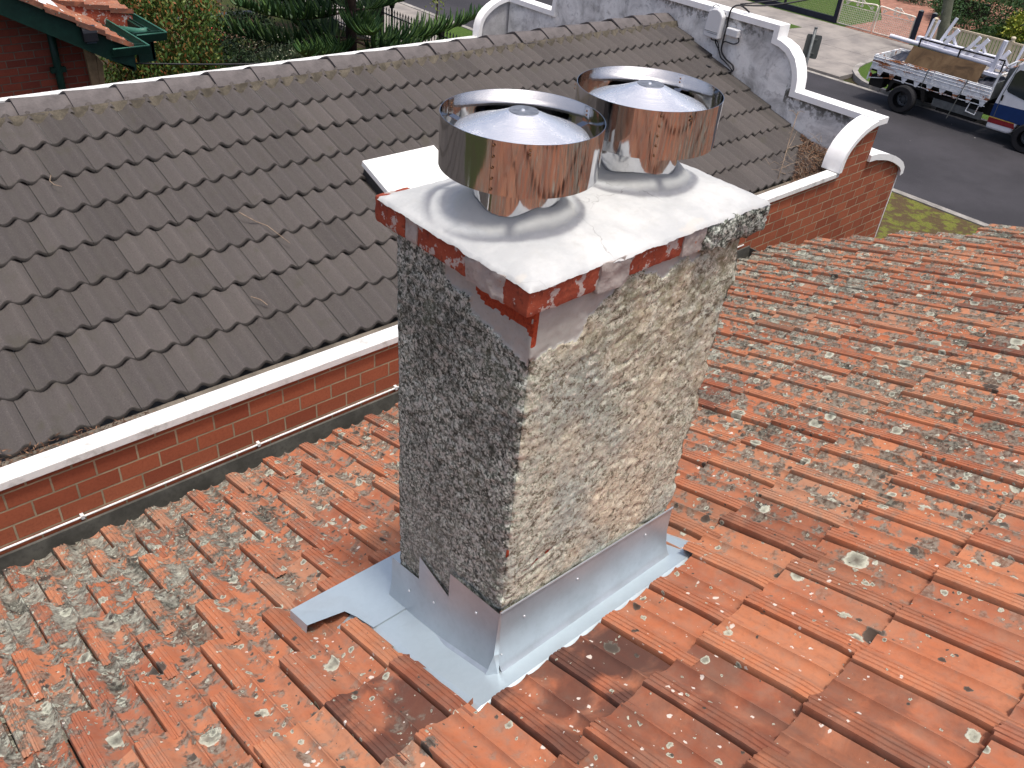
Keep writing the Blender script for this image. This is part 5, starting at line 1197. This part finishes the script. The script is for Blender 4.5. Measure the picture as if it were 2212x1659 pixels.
def redshrub():
    t = thing('red_tipped_shrub', 'tall feathery shrub with red and orange tips beside the green eaves', 'shrub', (7.1,17.9,0)); q = MB(); g_ = MB()
    for i in range(15):
        a = random.uniform(0, 2*PI); r = random.random()**.6*1.2; top = Vector((6.95+r*math.cos(a), 17.9+r*math.sin(a), random.uniform(1.7,3.4)-.5*r)); g_.tube([(7.1+.1*math.cos(a),17.9+.1*math.sin(a),0), (7.1+r*.5*math.cos(a),17.9+r*.5*math.sin(a),top.z*.5), top], [.03,.02,.006], 5)
    for i in range(420):
        a = random.uniform(0, 2*PI); r = random.random()**.55*1.1; z = random.uniform(.15, 3.3)*(1-.25*(r/1.4)**2); c = Vector((6.95+r*math.cos(a), 17.9+r*math.sin(a), z))
        for k in range(75):
            d = Vector((random.gauss(0,.5), random.gauss(0,.5), random.uniform(.2,1.2))).normalized(); p = c+Vector((random.gauss(0,.12), random.gauss(0,.12), random.gauss(0,.17))); w = d.cross(Vector((random.uniform(-1,1), random.uniform(-1,1), .1))).normalized(); l = random.uniform(.05,.12)
            q.add([p, p+d*l*.5+w*.020, p+d*l, p+d*l*.5-w*.020], [(0,1,2,3)])
    part('leaves', q, M['redl'], t, fix=False); part('stems', g_, M['trunk'], t)
redshrub()
bush('dark_tree', 'dense dark leaved tree beyond the pine at the top edge', 'tree', (13.9,24.2,2.1), (1.7,1.6,1.5), 9000, .11, M['darkl'], lamp=.4)
bush('camellia', 'low dark bush under the pine by the roses', 'bush', (10.6,21.6,.75), (.9,1.1,.8), 4200, .09, M['darkl'])
bush('garden_shrub', 'mid green shrub below the pine fronds near the parapet', 'shrub', (12.0,16.8,.6), (1.4,1.5,.7), 7000, .10, M['hedge'])
bush('garden_shrub', 'dark green shrub at the far end of the back parapet', 'shrub', (13.2,14.2,.5), (1.3,1.4,.65), 6000, .10, M['darkl'])
bush('garden_shrub', 'silvery flowering shrub in the bed below the roses', 'shrub', (10.6,19.2,.55), (1.3,1.0,.65), 4200, .09, M['greyl'], up=.6)
bush('garden_shrub', 'dark leafy shrub between the red tipped shrub and the flower bed', 'shrub', (9.0,20.0,.6), (1.0,1.0,.75), 4200, .09, M['darkl'])
for i, (x, y, z, lab) in enumerate(((9.98,22.0,1.02,'upper coral pink rose bloom near the red tipped shrub'), (9.55,21.0,1.0,'lower coral pink rose bloom near the red tipped shrub'))):
    t = thing('rose', lab, 'rose', (x,y,.08), 'coral roses'); mb = MB()
    for px_, pz in (((-.09,0), (.07,.02)) if i else ((-.07,.02), (.08,0))):
        for k in range(16):
            a = k*2.4; r = .02+.004*k; c = Vector((x+px_*.8+r*math.cos(a), y+r*math.sin(a), z+pz*1.0)); mb.add([c+Vector((-.03,0,-.02)), c+Vector((.03,.01,-.02)), c+Vector((.03*math.cos(a),.03*math.sin(a),.035))], [(0,1,2)])
            mb.lathe([(.0005,-.03),(.035,-.02),(.055,.01),(.045,.03),(.0005,.02)], (x+px_*.8, y, z+.0), 10) if k == 0 else None
    part('petals', mb, M['rose'], t); mb = MB(); mb.tube([(x,y,.05),(x+.03,y,.6),(x,y,z-.02)], .009, 5); part('stem', mb, M['hedge'], t)
mb = MB()
for k in range(150):
    p = Vector((random.gauss(10.8,.8), random.gauss(19.6,.7), random.uniform(.85,1.25))); s_ = random.uniform(.015,.035); mb.add([p, p+Vector((s_,0,.01)), p+Vector((s_,s_,0)), p+Vector((0,s_,.01))], [(0,1,2,3)])
stuff('small_flowers', mb, M['wflower'], 'scattered small white and cream flowers in the garden bed', 'flowers')
# iron fence along the footpath
t = thing('iron_fence', 'black iron picket fence between the garden and the pale footpath', 'fence', (15.1,20,.08)); k = 14.2; cnt = 0
while k < 27.2:
    mb = MB(); mb.box(15.09,15.11,k,k+.02,.08,1.12); mb.add([(15.08,k-.01,1.12),(15.12,k-.01,1.12),(15.12,k+.03,1.12),(15.08,k+.03,1.12),(15.10,k+.01,1.22)], [(0,1,4),(1,2,4),(2,3,4),(3,0,4)]); part('picket', mb, M['black'], t); k += .135; cnt += 1
for z in (.2, 1.0): mb = MB(); mb.box(15.085,15.115,14.2,27.2,z,z+.03); part('rail', mb, M['black'], t)
for y in (16.5, 19.2, 22.0, 24.8): mb = MB(); mb.box(15.05,15.15,y-.05,y+.05,.08,1.32); part('post', mb, M['black'], t)
t = thing('garden_lamp', 'black lantern on a post rising through the pine fronds', 'lamp', (14.4,20.5,.05)); mb = MB(); mb.tube([(14.4,20.5,0),(14.4,20.5,1.55)], [.045,.03], 10); part('post', mb, M['black'], t)
mb = MB(); mb.lathe([(.06,0),(.09,.12),(.10,.17),(.15,.18),(.05,.27),(.02,.29),(.012,.36),(.0005,.37)], (14.4,20.5,1.5), 8); part('lantern', mb, M['black'], t)
t = thing('pink_wall', 'low pink rendered garden wall with a dark coping, top left', 'wall', (11,24.6,0)); mb = MB(); mb.box(8.8,12.45,24.6,24.8,0,.62); part('wall', mb, M['pink'], t)
mb = MB(); mb.box(8.75,12.5,24.55,24.85,.62,.67); part('coping', mb, M['darkgrey'], t)
t = thing('street_sapling', 'slender street tree sapling between the footpath and the road', 'sapling', (18.2,23.4,.08)); mb = MB(); mb.tube([(18.2,23.4,.05),(18.22,23.38,1.4),(18.2,23.4,2.6)], [.025,.02,.008], 7); part('trunk', mb, M['trunk'], t)
mb = MB(); leafy(mb, (18.2,23.4,1.5), (.55,.55,.95), 520, .11, shell=.1); part('leaves', mb, M['saple'], t, fix=False)
mb = MB(); mb.prism([(8.0,23.5),(15,27.3),(15,60),(-40,60),(-40,23.5)], 'z', -.05, .02); structure('neighbour_yard', mb, M['soil'])
mb = MB(); mb.box(15.25, 18.78, 28.5, 60, -.06, -.01); structure('side_street', mb, M['asphalt'])
